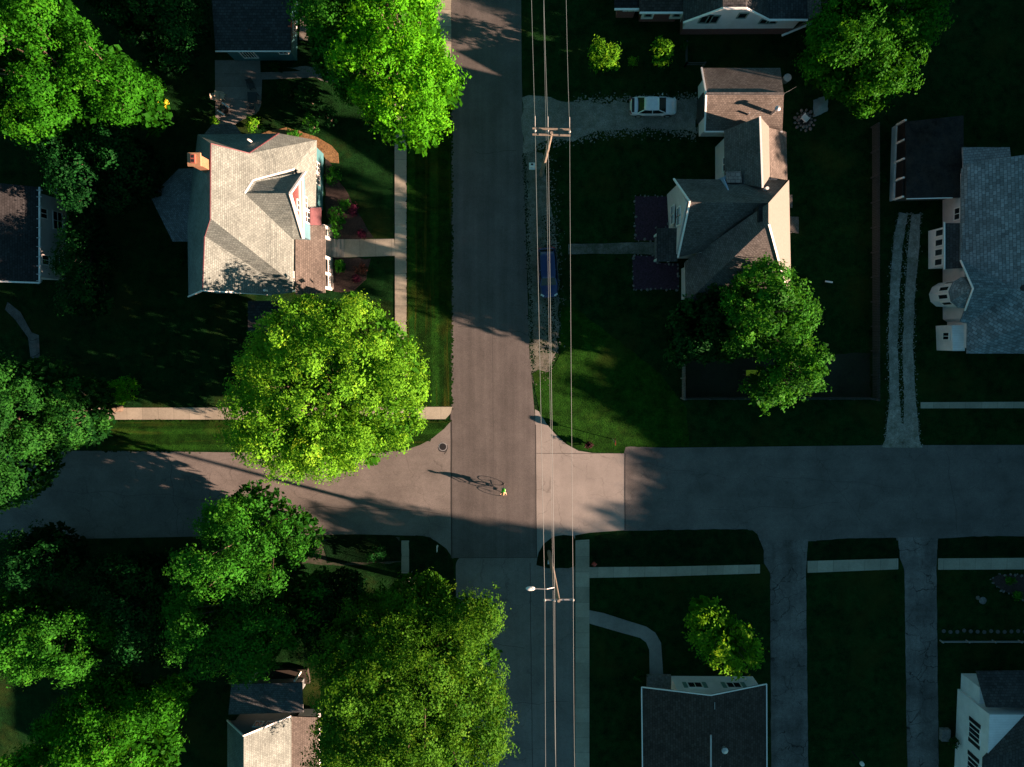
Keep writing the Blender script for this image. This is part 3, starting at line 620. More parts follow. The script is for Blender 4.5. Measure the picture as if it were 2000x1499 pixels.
#PART2
# ------------------------------------------------------------------ building helpers
def area2(p): return sum(p[i][0]*p[(i+1) % len(p)][1]-p[(i+1) % len(p)][0]*p[i][1] for i in range(len(p)))
def inset(poly, d):
    p = [(a[0], a[1]) for a in poly]
    if area2(p) < 0: p = p[::-1]
    n = len(p); out = []
    for i in range(n):
        a, b, c = Vector(p[i-1]), Vector(p[i]), Vector(p[(i+1) % n])
        e1 = (b-a).normalized(); e2 = (c-b).normalized(); n1 = Vector((-e1.y, e1.x)); n2 = Vector((-e2.y, e2.x))
        k = (n1+n2); den = max(.3, 1+n1.dot(n2)); q = b+k*(d/den); out.append((q.x, q.y))
    return out
def roof(parent, faces, mat, name='roof', th=.16):
    """faces: lists of (px,py,z) picture-measured corners of real height, joined into one shell with thickness"""
    mb = MB(); idx = {}; edges = {}
    def vid(p):
        k = (round(p.x, 2), round(p.y, 2), round(p.z, 2))
        if k not in idx: idx[k] = len(mb.v); mb.v.append(tuple(p))
        return idx[k]
    fs = []
    for f in faces:
        pts = [p if isinstance(p, Vector) else P(*p) for p in f]
        nz = sum((pts[i].x*pts[(i+1) % len(pts)].y-pts[(i+1) % len(pts)].x*pts[i].y) for i in range(len(pts)))
        if nz < 0: pts = pts[::-1]
        ids = [vid(p) for p in pts]; ids = [a for i, a in enumerate(ids) if a != ids[i-1]]
        fs.append(ids)
        for i in range(len(ids)): edges[(ids[i], ids[(i+1) % len(ids)])] = 1
    n = len(mb.v); mb.v += [(x, y, z-th) for x, y, z in mb.v]
    for ids in fs: mb.f.append(ids); mb.f.append([i+n for i in ids[::-1]])
    for a, b in edges:
        if (b, a) not in edges: mb.f.append([a, a+n, b+n, b])
    return mb.build(name, mat, parent)
def rim(parent, segs, mat, w=.14, name='trim', lift=.03):
    for s in segs:
        mb = MB()
        pts = [p if isinstance(p, Vector) else P(*p) for p in s]
        for i in range(len(pts)-1): mb.bar(pts[i]+Vector((0, 0, lift)), pts[i+1]+Vector((0, 0, lift)), w, w*.9)
        mb.build(name, mat, parent)
def walls(parent, poly, z1, mat, z0=0.0, name='wall'):
    mb = MB(); mb.prism(poly, z0, z1); return mb.build(name, mat, parent)
def fp(px, z, ins=.35): return inset([(p.x, p.y) for p in PP(px, z)], ins)
def gable(parent, pts, mat, depth=.12, name='gable_wall'):
    """triangular / polygonal vertical wall given by 3D points"""
    pts = [p if isinstance(p, Vector) else P(*p) for p in pts]
    n = (pts[1]-pts[0]).cross(pts[2]-pts[0]).normalized()*depth
    k = len(pts); mb = MB(); mb.v = [tuple(p) for p in pts]+[tuple(p-n) for p in pts]
    mb.f = [list(range(k)), list(range(k, 2*k))[::-1]]+[[i, i+k, (i+1) % k+k, (i+1) % k] for i in range(k)]
    return mb.build(name, mat, parent)
def window(parent, a, b, t, zc, w, h, frame=None, mull=1, shutter=None, off=.04, rail=False):
    """window on the wall running a->b (outside is to the right); t = metres from a"""
    a = Vector(a[:2]).to_3d(); b = Vector(b[:2]).to_3d(); d = (b-a).normalized(); nrm = Vector((d.y, -d.x, 0))
    c = a+d*t+nrm*off+Vector((0, 0, zc)); up = Vector((0, 0, 1)); fw = .09
    mb = MB(); hw, hh = w/2, h/2
    cn = [c-d*hw-up*hh, c+d*hw-up*hh, c+d*hw+up*hh, c-d*hw+up*hh]
    for s, e in ((cn[0]-d*fw/2, cn[1]+d*fw/2), (cn[3]-d*fw/2, cn[2]+d*fw/2)): mb.bar(s, e, fw, fw, up)
    for s, e in ((cn[0]+up*fw*.51, cn[3]-up*fw*.51), (cn[1]+up*fw*.51, cn[2]-up*fw*.51)): mb.bar(s, e, fw*.98, fw*.98, nrm)
    for k in range(mull):
        x = -hw+w*(k+1)/(mull+1); mb.bar(c+d*x-up*(hh-fw*.5), c+d*x+up*(hh-fw*.5), .05, .05, nrm)
    if rail: mb.bar(c-d*(hw-fw*.5), c+d*(hw-fw*.5), .055, .06, up)
    f = mb.build('window', frame or m_white, parent)
    g = MB(); o2 = nrm*-.01
    g.poly([cn[0]+o2, cn[1]+o2, cn[2]+o2, cn[3]+o2]); g.build('pane', m_glass, f)
    if shutter:
        for s in (-1, 1):
            m = MB(); cc = c+d*s*(hw+fw+.2); m.bar(cc-up*hh, cc+up*hh, .38, .05, nrm)
            m.build('shutter', shutter, f)
    return f
def house(name, label, cat, px, z=0): 
    p = P(px[0], px[1], 0); return thing(name, label, cat, (p.x, p.y, 0))
def vent(parent, px, py, z, h=.5, r=.07, mat=None, cap=False):
    p = P(px, py, z); mb = MB(); mb.tube([p-Vector((0, 0, .5)), p+Vector((0, 0, h))], r, 10)
    if cap: mb.lathe([(r*1.9, 0), (r*1.9, .14), (.02, .24)], (p.x, p.y, p.z+h), 12)
    return mb.build('vent_pipe', mat or m_metal, parent)

s_tan = shingle('shingle_tan', (.15, .185, .178), .17, .2)
s_bright = shingle('shingle_grey_brown', (.12, .11, .1), .17, .25)
s_grey = shingle('shingle_grey', (.1, .1, .1), .18, .28)
s_char = shingle('shingle_charcoal', (.045, .048, .052), .24, .35)
s_brown = shingle('shingle_brown', (.05, .042, .038), .24, .35)
s_pale = shingle('shingle_pale_blue_grey', (.16, .205, .235), .27, .4)
s_black = shingle('shingle_black', (.018, .018, .02), .3, .4)
w_teal = siding('siding_teal', (.045, .17, .2)); w_tealblue = siding('siding_pale_blue', (.09, .22, .28))
w_white = siding('siding_white', (.8, .8, .82)); w_cream = siding('siding_light_grey', (.6, .6, .62))
w_pink = plain('salmon_paint', (.13, .045, .045), .6); w_green = plain('green_shutter', (.12, .26, .23), .6)
w_brick = brickmat('red_brick', (.16, .035, .03), (.2, .18, .16)); w_orange = brickmat('orange_brick', (.26, .11, .05), (.3, .2, .13))
m_trimred = plain('dusty_red_trim', (.12, .04, .05), .6)

s_hex = shingle('shingle_mid_grey', (.15, .165, .175), .18, .28)
# ---- blue house (left centre)
h = house('blue_house', 'pale blue house with steep tan shingle roof, pink dormer and orange brick chimney', 'house', (480, 430))
def plane_hit(a, b, c):
    """returns f(px, py): the roof-plane point seen at that spot of the photo"""
    a, b, c = [P(*q) if not isinstance(q, Vector) else q for q in (a, b, c)]; n = (b-a).cross(c-a); o = Vector((0, 0, H))
    def f(px, py):
        d = P(px, py, 0)-o; return o+d*((a-o).dot(n)/d.dot(n))
    return f
rN, rS = P(412, 281, 10.5), P(411, 427, 10.5)
fE = plane_hit((412, 281, 10.5), (411, 427, 10.5), (575, 445, 6.0))
pC, pD, pE = fE(487, 300), fE(575, 331), fE(572, 553)
nA, nD, nF = P(386, 263, 4.8), P(545, 261, 5.0), P(618, 274, 3.7)
fS = plane_hit(rS, pE, (400, 462, 9.3)); fX = plane_hit((400, 462, 9.3), (396, 568, 9.3), (535, 520, 5.9))
fW = plane_hit(rN, rS, (368, 400, 5.2))
mainf = [
 [rN, rS, pE, pD, pC],
 [rS, (400, 462, 9.3), fX(537, 575), fS(570, 572), pE],
 [(400, 462, 9.3), (396, 568, 9.3), fX(530, 576), fX(537, 575)],
 [rN, nA, fW(366, 430), rS],
 [rS, fW(366, 430), (368, 580, 5.2), (396, 568, 9.3), (400, 462, 9.3)],
 [rN, pC, nA], [pC, nD, nA],
 [pC, nD, nF], [pC, nF, (616, 404, 3.7), (597, 404, 4.75), (592, 350, 5.1), pD],
]
roof(h, mainf, s_tan)
pW = fE(478, 378); zd = pW.z
roof(h, [[pW, (567, 378, zd), (596, 336, 6.0), fE(494, 353)], [pW, (567, 378, zd), (593, 466, 6.0), fE(572, 468)]], s_tan, 'dormer_roof')
roof(h, [[(294, 385, 3.0), (349, 330, 3.0), (398, 328, 3.4), (398, 388, 4.4)], [(294, 385, 3.0), (337, 472, 3.0), (370, 472, 3.2), (398, 450, 3.6), (398, 388, 4.4)]], s_hex, 'porch_roof')
roof(h, [[(399, 262, 3.6), (415, 243, 3.0), (458, 243, 3.0), (472, 262, 3.4)]], s_grey, 'porch_roof')
roof(h, [[(577, 442, 4.0), (635, 440, 3.1), (635, 572, 3.1), (577, 576, 4.0)]], s_bright, 'porch_roof')
roof(h, [[(606, 406, 4.0), (627, 406, 3.5), (627, 440, 3.5), (606, 440, 4.0)]], m_trimred, 'porch_roof')
roof(h, [[(484, 588, 3.6), (544, 588, 3.6), (544, 650, 3.0), (484, 650, 3.0)]], s_char, 'porch_roof')
body = fp([(384, 266), (545, 263), (573, 330), (571, 555), (566, 572), (370, 576), (368, 400)], 5.2, .4)
walls(h, body, 5.1, w_tealblue)
wing = fp([(545, 265), (617, 275), (615, 404), (560, 404)], 3.7, .3)
walls(h, wing, 3.62, w_teal)
walls(h, fp([(298, 386), (350, 333), (396, 331), (396, 460), (340, 468)], 3.0, .4), 2.9, w_tealblue)
E0, E1 = P(594, 340, 6.0), P(592, 464, 6.0); xw = E0.x-.25
gx = [Vector((xw, E1.y+.1, 5.85)), Vector((xw, E0.y-.1, 5.85)), Vector((xw, P(567, 378, zd).y, zd-.22))]
gable(h, gx, w_pink)
mb = MB(); mb.box(xw-3.2, xw-.02, E1.y+.1, E0.y-.1, 0, 5.84); mb.build('wall', w_tealblue, h)
rim(h, [[(567, 378, zd), (596, 336, 6.0)], [(567, 378, zd), (593, 466, 6.0)]], m_white, .2)
rim(h, [[Vector((xw+.06, E1.y+.1, 5.9)), Vector((xw+.06, E0.y-.1, 5.9))], [Vector((xw+.06, E1.y+.9, 6.75)), Vector((xw+.06, E0.y-.9, 6.75))]], m_white, .16)
rim(h, [[(412, 281, 10.5), (411, 427, 10.5), (400, 462, 9.3), (396, 568, 9.3)], [rN, pC, nD]], m_trimred, .07)
rim(h, [[(396, 568, 9.3), (368, 580, 5.2)], [(396, 568, 9.3), (530, 576, 5.8)], [fE(494, 353), fE(575, 331)], [pW, fE(494, 353)]], m_white, .12)
gable(h, [Vector((P(396, 568, 9.3).x, P(396, 568, 9.3).y+.25, 8.9)), Vector((P(368, 580, 5.2).x+.3, P(396, 568, 9.3).y+.25, 5.1)), Vector((P(530, 576, 5.8).x, P(396, 568, 9.3).y+.25, 5.1))], w_tealblue)
a, b = (xw, E1.y+.1), (xw, E0.y-.1)
window(h, a, b, 1.9, 4.6, 1.0, 1.4, rail=True); window(h, a, b, 3.1, 4.6, 1.0, 1.4, rail=True)
window(h, a, b, 2.5, 7.1, .9, .9)
wa = max(p[0] for p in wing); wy = sorted(p[1] for p in wing)
window(h, (wa, wy[0]), (wa, wy[-1]), wy[-1]-wy[0]-2.2, 2.4, .9, 1.4, rail=True); window(h, (wa, wy[0]), (wa, wy[-1]), wy[-1]-wy[0]-3.3, 2.4, .9, 1.4, rail=True)
bx = P(571, 500, 5.2).x-.4
for py in (484, 541): 
    p = P(575, py, 4.6); window(h, (bx+.1, p.y-2), (bx+.1, p.y+2), 2, 4.6, 1.0, 1.0, rail=True)
# porch deck, columns and railing
dk = MB(); q0, q1 = P(600, 566, 0), P(650, 440, 0); dk.box(P(585, 566, 3).x, q1.x, q0.y, q1.y, 0, .55); dk.build('porch_deck', plain('deck_boards', (.16, .15, .14), .8, 0, .2, 4), h)
cx_ = q1.x-.15
for py in (446, 466, 505, 536, 564):
    yy = P(640, py, 1.5).y; m = MB(); m.box(cx_-.12, cx_+.12, yy-.12, yy+.12, .551, 3.0); m.build('porch_column', m_white, h)
for y0_, y1_ in ((P(640, 466, 1).y, P(640, 446, 1).y), (P(640, 564, 1).y, P(640, 505, 1).y)):
    m = MB(); m.bar((cx_, y0_, 1.4), (cx_, y1_, 1.4), .08); m.bar((cx_, y0_, .7), (cx_, y1_, .7), .06)
    k = int((y1_-y0_)/.16)
    for i in range(1, k): yy = y0_+(y1_-y0_)*i/k; m.bar((cx_, yy, .72), (cx_, yy, 1.38), .04)
    m.build('railing', m_white, h)
for i in range(3):
    m = MB(); m.box(q1.x+.01+.36*i, q1.x+.36*(i+1), P(660, 503, 0).y, P(660, 468, 0).y, 0.045, .42-.14*i); m.build('step', paving('step_concrete', (.3, .29, .27), .1, .1), h)
# chimney
c0, c1 = P(370, 322, 12.3), P(389, 302, 12.3)
ch = MB(); ch.box(c0.x, c1.x, c0.y, c1.y, 5.0, 12.2); ch = ch.build('chimney', w_orange, h)
m = MB(); m.box(c0.x-.12, c1.x+.12, c0.y-.12, c1.y+.12, 12.2, 12.38); m.build('chimney_cap', plain('chimney_cap', (.3, .18, .1), .8), ch)
for fy in (.3, .72):
    m = MB(); yc = c0.y+(c1.y-c0.y)*fy; xc = (c0.x+c1.x)/2; m.box(xc-.17, xc+.17, yc-.17, yc+.17, 12.38, 12.6); f = m.build('flue', plain('clay_flue', (.25, .07, .05), .8), ch)
    m = MB(); m.box(xc-.11, xc+.11, yc-.11, yc+.11, 12.601, 12.61); m.build('flue_opening', m_black, ch)
vent(h, 489, 276, 7.0, .5, .09, m_white); vent(h, 518, 568, 6.6, .3, .1, m_white)

# ---- teal garage (top left)
h = house('teal_garage', 'teal garage with dark roof at the top edge, north of the patio', 'garage', (490, 50))
roof(h, [[(421, 101, 3.3), (568, 101, 3.3), (568, -130, 4.9), (404, -130, 4.9)], [(404, -130, 4.9), (568, -130, 4.9), (568, -330, 3.3), (404, -330, 3.3)]], s_char)
gw = fp([(424, 99), (566, 99), (566, -325), (410, -325)], 3.3, .35); walls(h, gw, 3.2, w_teal)
rim(h, [[(421, 101, 3.3), (568, 101, 3.3)]], m_white, .1)
ra = P(567, 60, 3.3); m = MB(); m.bar((ra.x+.05, P(567, 55, 3.4).y, 3.5), (ra.x+.05, P(567, -40, 3.8).y, 3.9), .28, .3); m.build('fascia', plain('orange_red_fascia', (.6, .1, .04), .6), h)
gl, gr_, gb_ = min(p[0] for p in gw), max(p[0] for p in gw), min(p[1] for p in gw)
window(h, (gl, gb_), (gr_, gb_), 2.0, 1.6, 1.3, 1.6, mull=4); window(h, (gl, gb_), (gr_, gb_), 5.4, 2.0, .8, .6)
window(h, (gr_, gb_), (gr_, gb_+12), 2.4, 1.9, 1.2, 1.0, mull=3); window(h, (gr_, gb_), (gr_, gb_+12), 5.2, 1.9, 1.2, 1.0, mull=3)

# ---- brown roofed house at the left edge
h = house('grey_house', 'two storey light grey house with dark brown roof, cut by the left edge', 'house', (20, 450))
roof(h, [[(78, 366, 4.5), (78, 553, 4.5), (-60, 548, 6.2), (-60, 352, 6.2)], [(-60, 548, 6.2), (-60, 352, 6.2), (-200, 345, 4.5), (-200, 540, 4.5)]], shingle('shingle_near_black', (.028, .03, .033), .2, .3))
gw = fp([(76, 368), (76, 548), (-190, 540), (-190, 350)], 4.5, .35); walls(h, gw, 4.4, w_cream)
rim(h, [[(78, 553, 4.5), (-60, 548, 6.2)], [(78, 366, 4.5), (78, 553, 4.5)]], m_white, .14)
for py in (372, 385, 404, 428, 445, 465, 482, 502, 520, 536, 549):
    m = MB(); a = P(72, py, 4.64); m.bar(a, a+Vector((.5, 0, .02)), .05, .12); m.build('snow_guard', m_metal, h)
gr_ = max(p[0] for p in gw)
for py, pxx, z_ in ((417, 84, 3.9), (508, 84, 3.9)):
    y_ = P(84, py, 3.6).y; window(h, (gr_, y_-2), (gr_, y_+2), 2, 3.5, .9, 1.0)
for py in (360, 432, 516):
    y_ = P(110, py, 1.4).y; window(h, (gr_, y_-2), (gr_, y_+2), 2, 1.5, 1.7, 1.4, mull=1, rail=True)

# ---- grey roofed house at the bottom
w_slate = siding('siding_slate', (.16, .19, .2))
h = house('grey_gabled_house', 'house with grey gable wall and two attic windows, beside the huge feathery tree', 'house', (500, 1440))
roof(h, [[(476, 1437, 6.5), (568, 1399, 3.6), (568, 1620, 3.6), (476, 1640, 6.5)], [(476, 1437, 6.5), (444, 1407, 3.6), (444, 1620, 3.6), (476, 1640, 6.5)]], s_tan)
roof(h, [[(452, 1337, 2.6), (590, 1334, 2.6), (592, 1392, 3.5), (446, 1396, 3.5)]], s_hex, 'porch_roof')
roof(h, [[(566, 1400, 3.3), (622, 1402, 2.6), (622, 1600, 2.6), (566, 1600, 3.3)]], s_bright, 'porch_roof')
gw = fp([(448, 1409), (566, 1402), (566, 1615), (448, 1615)], 3.6, .3); walls(h, gw, 3.5, w_slate)
gy = P(500, 1404, 3.6).y-.25; gx0, gx1 = min(p[0] for p in gw), max(p[0] for p in gw)
gable(h, [Vector((gx1+.2, gy, 3.5)), Vector((gx0-.2, gy, 3.5)), Vector((P(476, 1437, 6.5).x, gy, 6.3))], w_slate)
rim(h, [[(444, 1407, 3.6), (476, 1437, 6.5), (568, 1399, 3.6)]], m_white, .14)
xm = P(515, 1402, 4.3).x
window(h, (gx1, gy), (gx0, gy), gx1-xm-.55, 4.2, .75, .95); window(h, (gx1, gy), (gx0, gy), gx1-xm+.55, 4.2, .75, .95)
walls(h, fp([(456, 1342), (588, 1338), (588, 1368), (456, 1372)], 2.5, .3), 2.45, w_slate)
walls(h, fp([(566, 1404), (620, 1404), (620, 1590), (566, 1590)], 2.6, .4), 2.5, w_white)
# deck posts
o = MB(); pts = PP([(487, 1312), (600, 1308), (604, 1336), (487, 1338)], .5); o.prism([(p.x, p.y) for p in pts], 0, .5); o = o.build('porch_deck', plain('brown_deck', (.025, .02, .015), .8), h)
for px in ((497, 1322), (582, 1320)):
    p = P(px[0], px[1], 1.3); m = MB(); m.box(p.x-.09, p.x+.09, p.y-.09, p.y+.09, .5, 2.4); m.build('porch_column', m_white, h)

# ---- white gabled house (top right)
h = house('white_gabled_house', 'white gabled house with dark roof and red brick wing, at the top edge', 'house', (1430, -20))
yb = P(1400, 74, 0).y
roof(h, [[(1335, 45, 3.2), (1412, 17, 6.2), (1412, -330, 6.2), (1335, -300, 3.2)], [(1412, 17, 6.2), (1457, 17, 6.2), (1457, -330, 6.2), (1412, -330, 6.2)],
         [(1457, 17, 6.2), (1502, 40, 3.9), (1502, -300, 3.9), (1457, -330, 6.2)], [(1502, 40, 3.9), (1577, 40, 3.6), (1577, -300, 3.6), (1502, -300, 3.9)]], s_char)
roof(h, [[(1577, 38, 3.5), (1632, 26, 4.2), (1665, -60, 3.2), (1665, -300, 3.2), (1577, -300, 4.6)]], s_bright, 'side_roof')
roof(h, [[(1527, 70, 2.6), (1632, 27, 2.9), (1640, 0, 3.4), (1577, 40, 3.45)]], s_bright, 'side_roof')
rim(h, [[(1335, 45, 3.2), (1412, 17, 6.2)], [(1412, 17, 6.2), (1457, 17, 6.2)], [(1457, 17, 6.2), (1502, 40, 3.9), (1577, 40, 3.6)], [(1527, 70, 2.6), (1632, 27, 2.9)]], m_white, .16)
xl, xr = P(1337, 45, 3.2).x+.3, P(1576, 40, 3.6).x-.3; ys = P(1400, 45, 3.2).y+.35
mb = MB(); mb.box(xl, xr, ys, ys+14, 0, 3.15); mb.build('wall', w_white, h)
gable(h, [Vector((xl, ys, 3.15)), Vector((xr, ys, 3.15)), Vector((xr, ys, 3.45)), Vector((P(1502, 40, 3.9).x, ys, 3.8)), Vector((P(1457, 17, 6.2).x-.1, ys, 6.0)), Vector((P(1412, 17, 6.2).x+.1, ys, 6.0))], w_white)
A, B = (xl, ys), (xr, ys)
for px, z_, w_, hh in ((1378, 3.2, 1.0, 1.5), (1392, 3.2, 1.0, 1.5), (1450, 3.9, .8, 1.0), (1494, 2.7, .9, .9), (1508, 2.7, .9, .9)):
    window(h, A, B, P(px, 42, z_).x-xl, z_, w_, hh, plain('grey_green_frame', (.2, .27, .25), .6), 0)
mb = MB(); mb.box(xl-.02, xr+.02, ys-.06, ys+1, 0, 1.1); mb.build('brick_base', w_brick, h)
roof(h, [[(1249, 25, 2.9), (1335, 25, 2.9), (1335, -200, 4.4), (1249, -200, 4.4)]], s_brown, 'side_roof')
roof(h, [[(1200, 18, 2.7), (1249, 18, 2.7), (1249, -120, 3.4), (1200, -120, 3.4)]], s_black, 'side_roof')
gw = fp([(1250, 23), (1338, 23), (1338, -190), (1250, -190)], 2.9, .35); walls(h, gw, 2.8, w_brick)
gw2 = fp([(1204, 16), (1252, 16), (1252, -110), (1204, -110)], 2.7, .3); walls(h, gw2, 2.6, w_brick)
rim(h, [[(1249, 26, 2.9), (1335, 26, 2.9)], [(1200, 19, 2.7), (1249, 19, 2.7)]], m_white, .16)
y2 = min(p[1] for p in gw); x2 = min(p[0] for p in gw)
for px in (1266, 1322):
    x = P(px, 35, 1.8).x; m = MB(); m.box(x-.55, x+.55, y2-.14, y2+.1, .9, 2.6); m.build('bay_panel', m_white, h)
    window(h, (x-2, y2-.14), (x+2, y2-.14), 2, 1.9, .6, .8, plain('grey_green_frame', (.2, .27, .25), .6), 0)
y3 = min(p[1] for p in gw2); x3 = min(p[0] for p in gw2)
for i in range(5): window(h, (x3, y3), (x3+5, y3), .7+i*.5, 1.9, .36, .7, m_white, 0)

# ---- detached garage with gable roof
h = house('detached_garage', 'garage with a tall stove pipe on its shingle roof, ending the gravel driveway', 'garage', (1450, 200))
roof(h, [[(1379, 184, 5.5), (1531, 184, 5.5), (1524, 133, 3.8), (1370, 133, 3.8)], [(1379, 184, 5.5), (1531, 184, 5.5), (1528, 258, 3.3), (1376, 258, 3.3)]], s_bright)
gw = fp([(1372, 136), (1524, 136), (1528, 256), (1374, 256)], 3.3, .4); walls(h, gw, 3.15, w_white)
gx0 = min(p[0] for p in gw)
gable(h, [Vector((gx0, P(1372, 256, 3.5).y+.3, 3.1)), Vector((gx0, P(1372, 136, 3.5).y-.3, 3.1)), Vector((gx0, P(1379, 184, 5.5).y, 5.25))], w_white)
rim(h, [[(1370, 133, 3.8), (1379, 184, 5.5), (1376, 258, 3.3), (1528, 258, 3.3)]], m_white, .14)
rim(h, [[(1379, 184, 5.5), (1531, 184, 5.5)]], s_grey, .2, 'ridge_cap')
m = MB(); m.box(gx0-.08, gx0+.2, P(1370, 236, 1).y, P(1370, 190, 1).y, 0, 2.2); m.build('garage_door', plain('dark_door', (.03, .03, .03), .5), h)
v = vent(h, 1508, 222, 4.4, 1.3, .13, m_metal, True)
vent(h, 1462, 223, 4.5, .3, .07)

# ---- central house
h = house('cross_gabled_house', 'light grey cross gabled house with many roof planes, touching the half shaded lush tree', 'house', (1430, 420))
roof(h, [[(1484, 228, 7.2), (1489, 367, 7.2), (1416, 352, 4.5), (1415, 255, 4.5)]], s_grey)
roof(h, [[(1484, 228, 7.2), (1489, 367, 7.2), (1504, 346, 4.6), (1502, 248, 4.6)]], plain('lit_east_slope', (.14, .145, .13), .6), 'side_roof')  # east slope paler than the grey shingles: sunlight put into its colour
roof(h, [[(1502, 250, 4.3), (1536, 258, 2.9), (1538, 352, 2.9), (1505, 346, 4.3)]], s_bright, 'side_roof')
roof(h, [[(1347, 395, 8.5), (1501, 397, 8.5), (1537, 352, 5.2), (1316, 350, 5.2)], [(1347, 395, 8.5), (1501, 397, 8.5), (1470, 470, 5.0), (1324, 503, 4.9)]], s_grey)
roof(h, [[(1501, 397, 9.8), (1501, 438, 9.8), (1425, 600, 3.5), (1340, 592, 3.5), (1338, 512, 3.5)], [(1501, 438, 9.8), (1425, 600, 3.5), (1546, 606, 3.5)]], s_grey, 'side_roof')
roof(h, [[(1501, 397, 9.8), (1501, 438, 9.8), (1546, 606, 3.5), (1541, 352, 4.8)]], plain('lit_east_slope', (.14, .145, .13), .6), 'side_roof')  # same paler colour, painting sunlight on this east slope too
roof(h, [[(1418, 336, 6.0), (1447, 335, 6.0), (1449, 357, 6.0), (1420, 357, 6.0)]], shingle('shingle_rose', (.34, .26, .24), .3, .2), 'dormer_roof')
p0, p1 = P(1420, 357, 5.9), P(1447, 336, 5.9); m = MB(); m.box(p0.x+.1, p1.x-.1, p0.y+.1, p1.y-.1, 4.0, 5.83); m.build('dormer_wall', siding('siding_sky_blue', (.25, .36, .55)), h)
gable(h, [P(1402, 352, 4.4), P(1414, 346, 5.6), P(1429, 384, 7.3)], siding('siding_sky_blue2', (.25, .36, .55)))
gN = fp([(1417, 257), (1484, 232), (1503, 250), (1503, 350), (1417, 352)], 4.5, .3); walls(h, gN, 4.4, w_cream)
walls(h, fp([(1503, 253), (1535, 260), (1537, 350), (1503, 350)], 2.9, .3), 2.8, w_white)
gW = fp([(1318, 352), (1530, 352), (1535, 500), (1326, 500)], 5.0, .3); walls(h, gW, 4.85, w_cream)
xg = P(1318, 350, 5.2).x+.45
gable(h, [Vector((xg, P(1324, 503, 4.9).y+.3, 4.7)), Vector((xg, P(1316, 350, 5.2).y-.3, 4.95)), Vector((xg, P(1347, 395, 8.5).y, 8.3))], w_cream)
walls(h, fp([(1341, 512), (1540, 500), (1542, 600), (1341, 588)], 3.5, .3), 3.4, w_cream)
rim(h, [[(1316, 350, 5.2), (1347, 395, 8.5), (1324, 503, 4.9)], [(1501, 438, 9.8), (1546, 606, 3.5)], [(1484, 228, 7.2), (1489, 367, 7.2)]], m_white, .15)
A, B = (xg-.12, P(1320, 352, 5).y), (xg-.12, P(1320, 500, 5).y)
for py, z_ in ((414, 5.5), (432, 5.5), (411, 3.0), (429, 3.0)):
    y_ = P(1330 if z_ > 4 else 1312, py, z_).y; window(h, A, B, A[1]-y_, z_, .8, 1.3, rail=True, mull=0)
xn = min(p[0] for p in gN); y_ = P(1412, 320, 3.6).y; window(h, (xn, y_+2), (xn, y_-2), 2, 3.5, 1.3, 1.1)
y_ = P(1334, 522, 2.4).y; xs = P(1341, 512, 3.5).x+.3; window(h, (xs, y_+2), (xs, y_-2), 2, 2.3, .8, 1.1)
roof(h, [[(1283, 446, 3.0), (1323, 446, 3.5), (1323, 511, 3.5), (1283, 511, 3.0)]], s_char, 'porch_roof')
pw = fp([(1285, 448), (1323, 448), (1323, 509), (1285, 509)], 3.0, .25)
m = MB(); 
for q in pw[:]: m.box(q[0]-.09, q[0]+.09, q[1]-.09, q[1]+.09, 0, 2.85)
m.build('porch_column', m_white, h); m = MB(); m.prism(pw, 0, .4); m.build('porch_deck', m_stone, h)
for q in ([(1519, 380, 3.4), (1548, 381, 2.7), (1548, 406, 2.7), (1519, 404, 3.4)], [(1519, 422, 3.5), (1560, 424, 2.7), (1560, 456, 2.7), (1521, 450, 3.5)]):
    roof(h, [q], s_bright, 'porch_roof')
    pp = fp([x[:2] for x in q], 2.8, .2); walls(h, pp, 2.6, w_white, 0, 'porch_wall')
vent(h, 1475, 340, 6.3, .4, .09, m_black); vent(h, 1497, 369, 7.0, .25, .15, m_white); vent(h, 1471, 345, 6.2, .2, .2, m_black)
c0, c1 = P(1480, 434, 9.2), P(1500, 404, 9.2); ch = MB(); ch.box(c0.x, c1.x, c0.y, c1.y, 4, 9.4); ch.build('roof_box', s_black, h)

# ---- blue grey roofed house at the right edge
h = house('turreted_house', 'house with pale blue-grey shingle roof, box bay and round corner turret, at the right edge', 'house', (1960, 500))
R_ = roof(h, [
 [(1893, 318, 4.2), (2130, 285, 8.5), (2130, 562, 8.5), (1985, 565, 5.8), (1876, 509, 3.6), (1879, 330, 3.6)],
 [(1876, 509, 3.6), (1900, 564, 5.8), (1985, 565, 5.8)],
 [(1900, 564, 5.8), (1884, 607, 3.9), (1876, 629, 3.5), (1890, 632, 3.4), (1985, 565, 5.8)],
 [(1985, 565, 5.8), (2130, 562, 8.5), (2130, 691, 3.6), (1889, 691, 3.4), (1890, 632, 3.4)]], s_pale)
roof(h, [[(1880, 288, 3.3), (1972, 288, 3.3), (1975, 312, 3.6), (1882, 330, 3.6)]], shingle('shingle_light', (.26, .26, .28), .24, .2), 'side_roof')
roof(h, [[(1844, 436, 3.0), (1882, 436, 3.5), (1882, 524, 3.5), (1844, 526, 3.0)]], s_char, 'bay_roof')
tc = P(1886, 572, 3.8); tr_ = tc.x-P(1854, 572, 3.8).x
oct_ = [(tc.x+tr_*math.cos(math.radians(a)), tc.y+tr_*math.sin(math.radians(a))) for a in range(90-22, 300, 36)]
apx = P(1900, 564, 5.6)
roof(h, [[Vector((oct_[i][0], oct_[i][1], 3.8)), Vector((oct_[i+1][0], oct_[i+1][1], 3.8)), apx] for i in range(len(oct_)-1)], s_pale, 'turret_roof')
bw = [(tc.x+(tr_-.3)*math.cos(math.radians(a)), tc.y+(tr_-.3)*math.sin(math.radians(a))) for a in range(90-22, 300, 36)]
walls(h, bw, 3.7, w_white, 0, 'turret_wall')
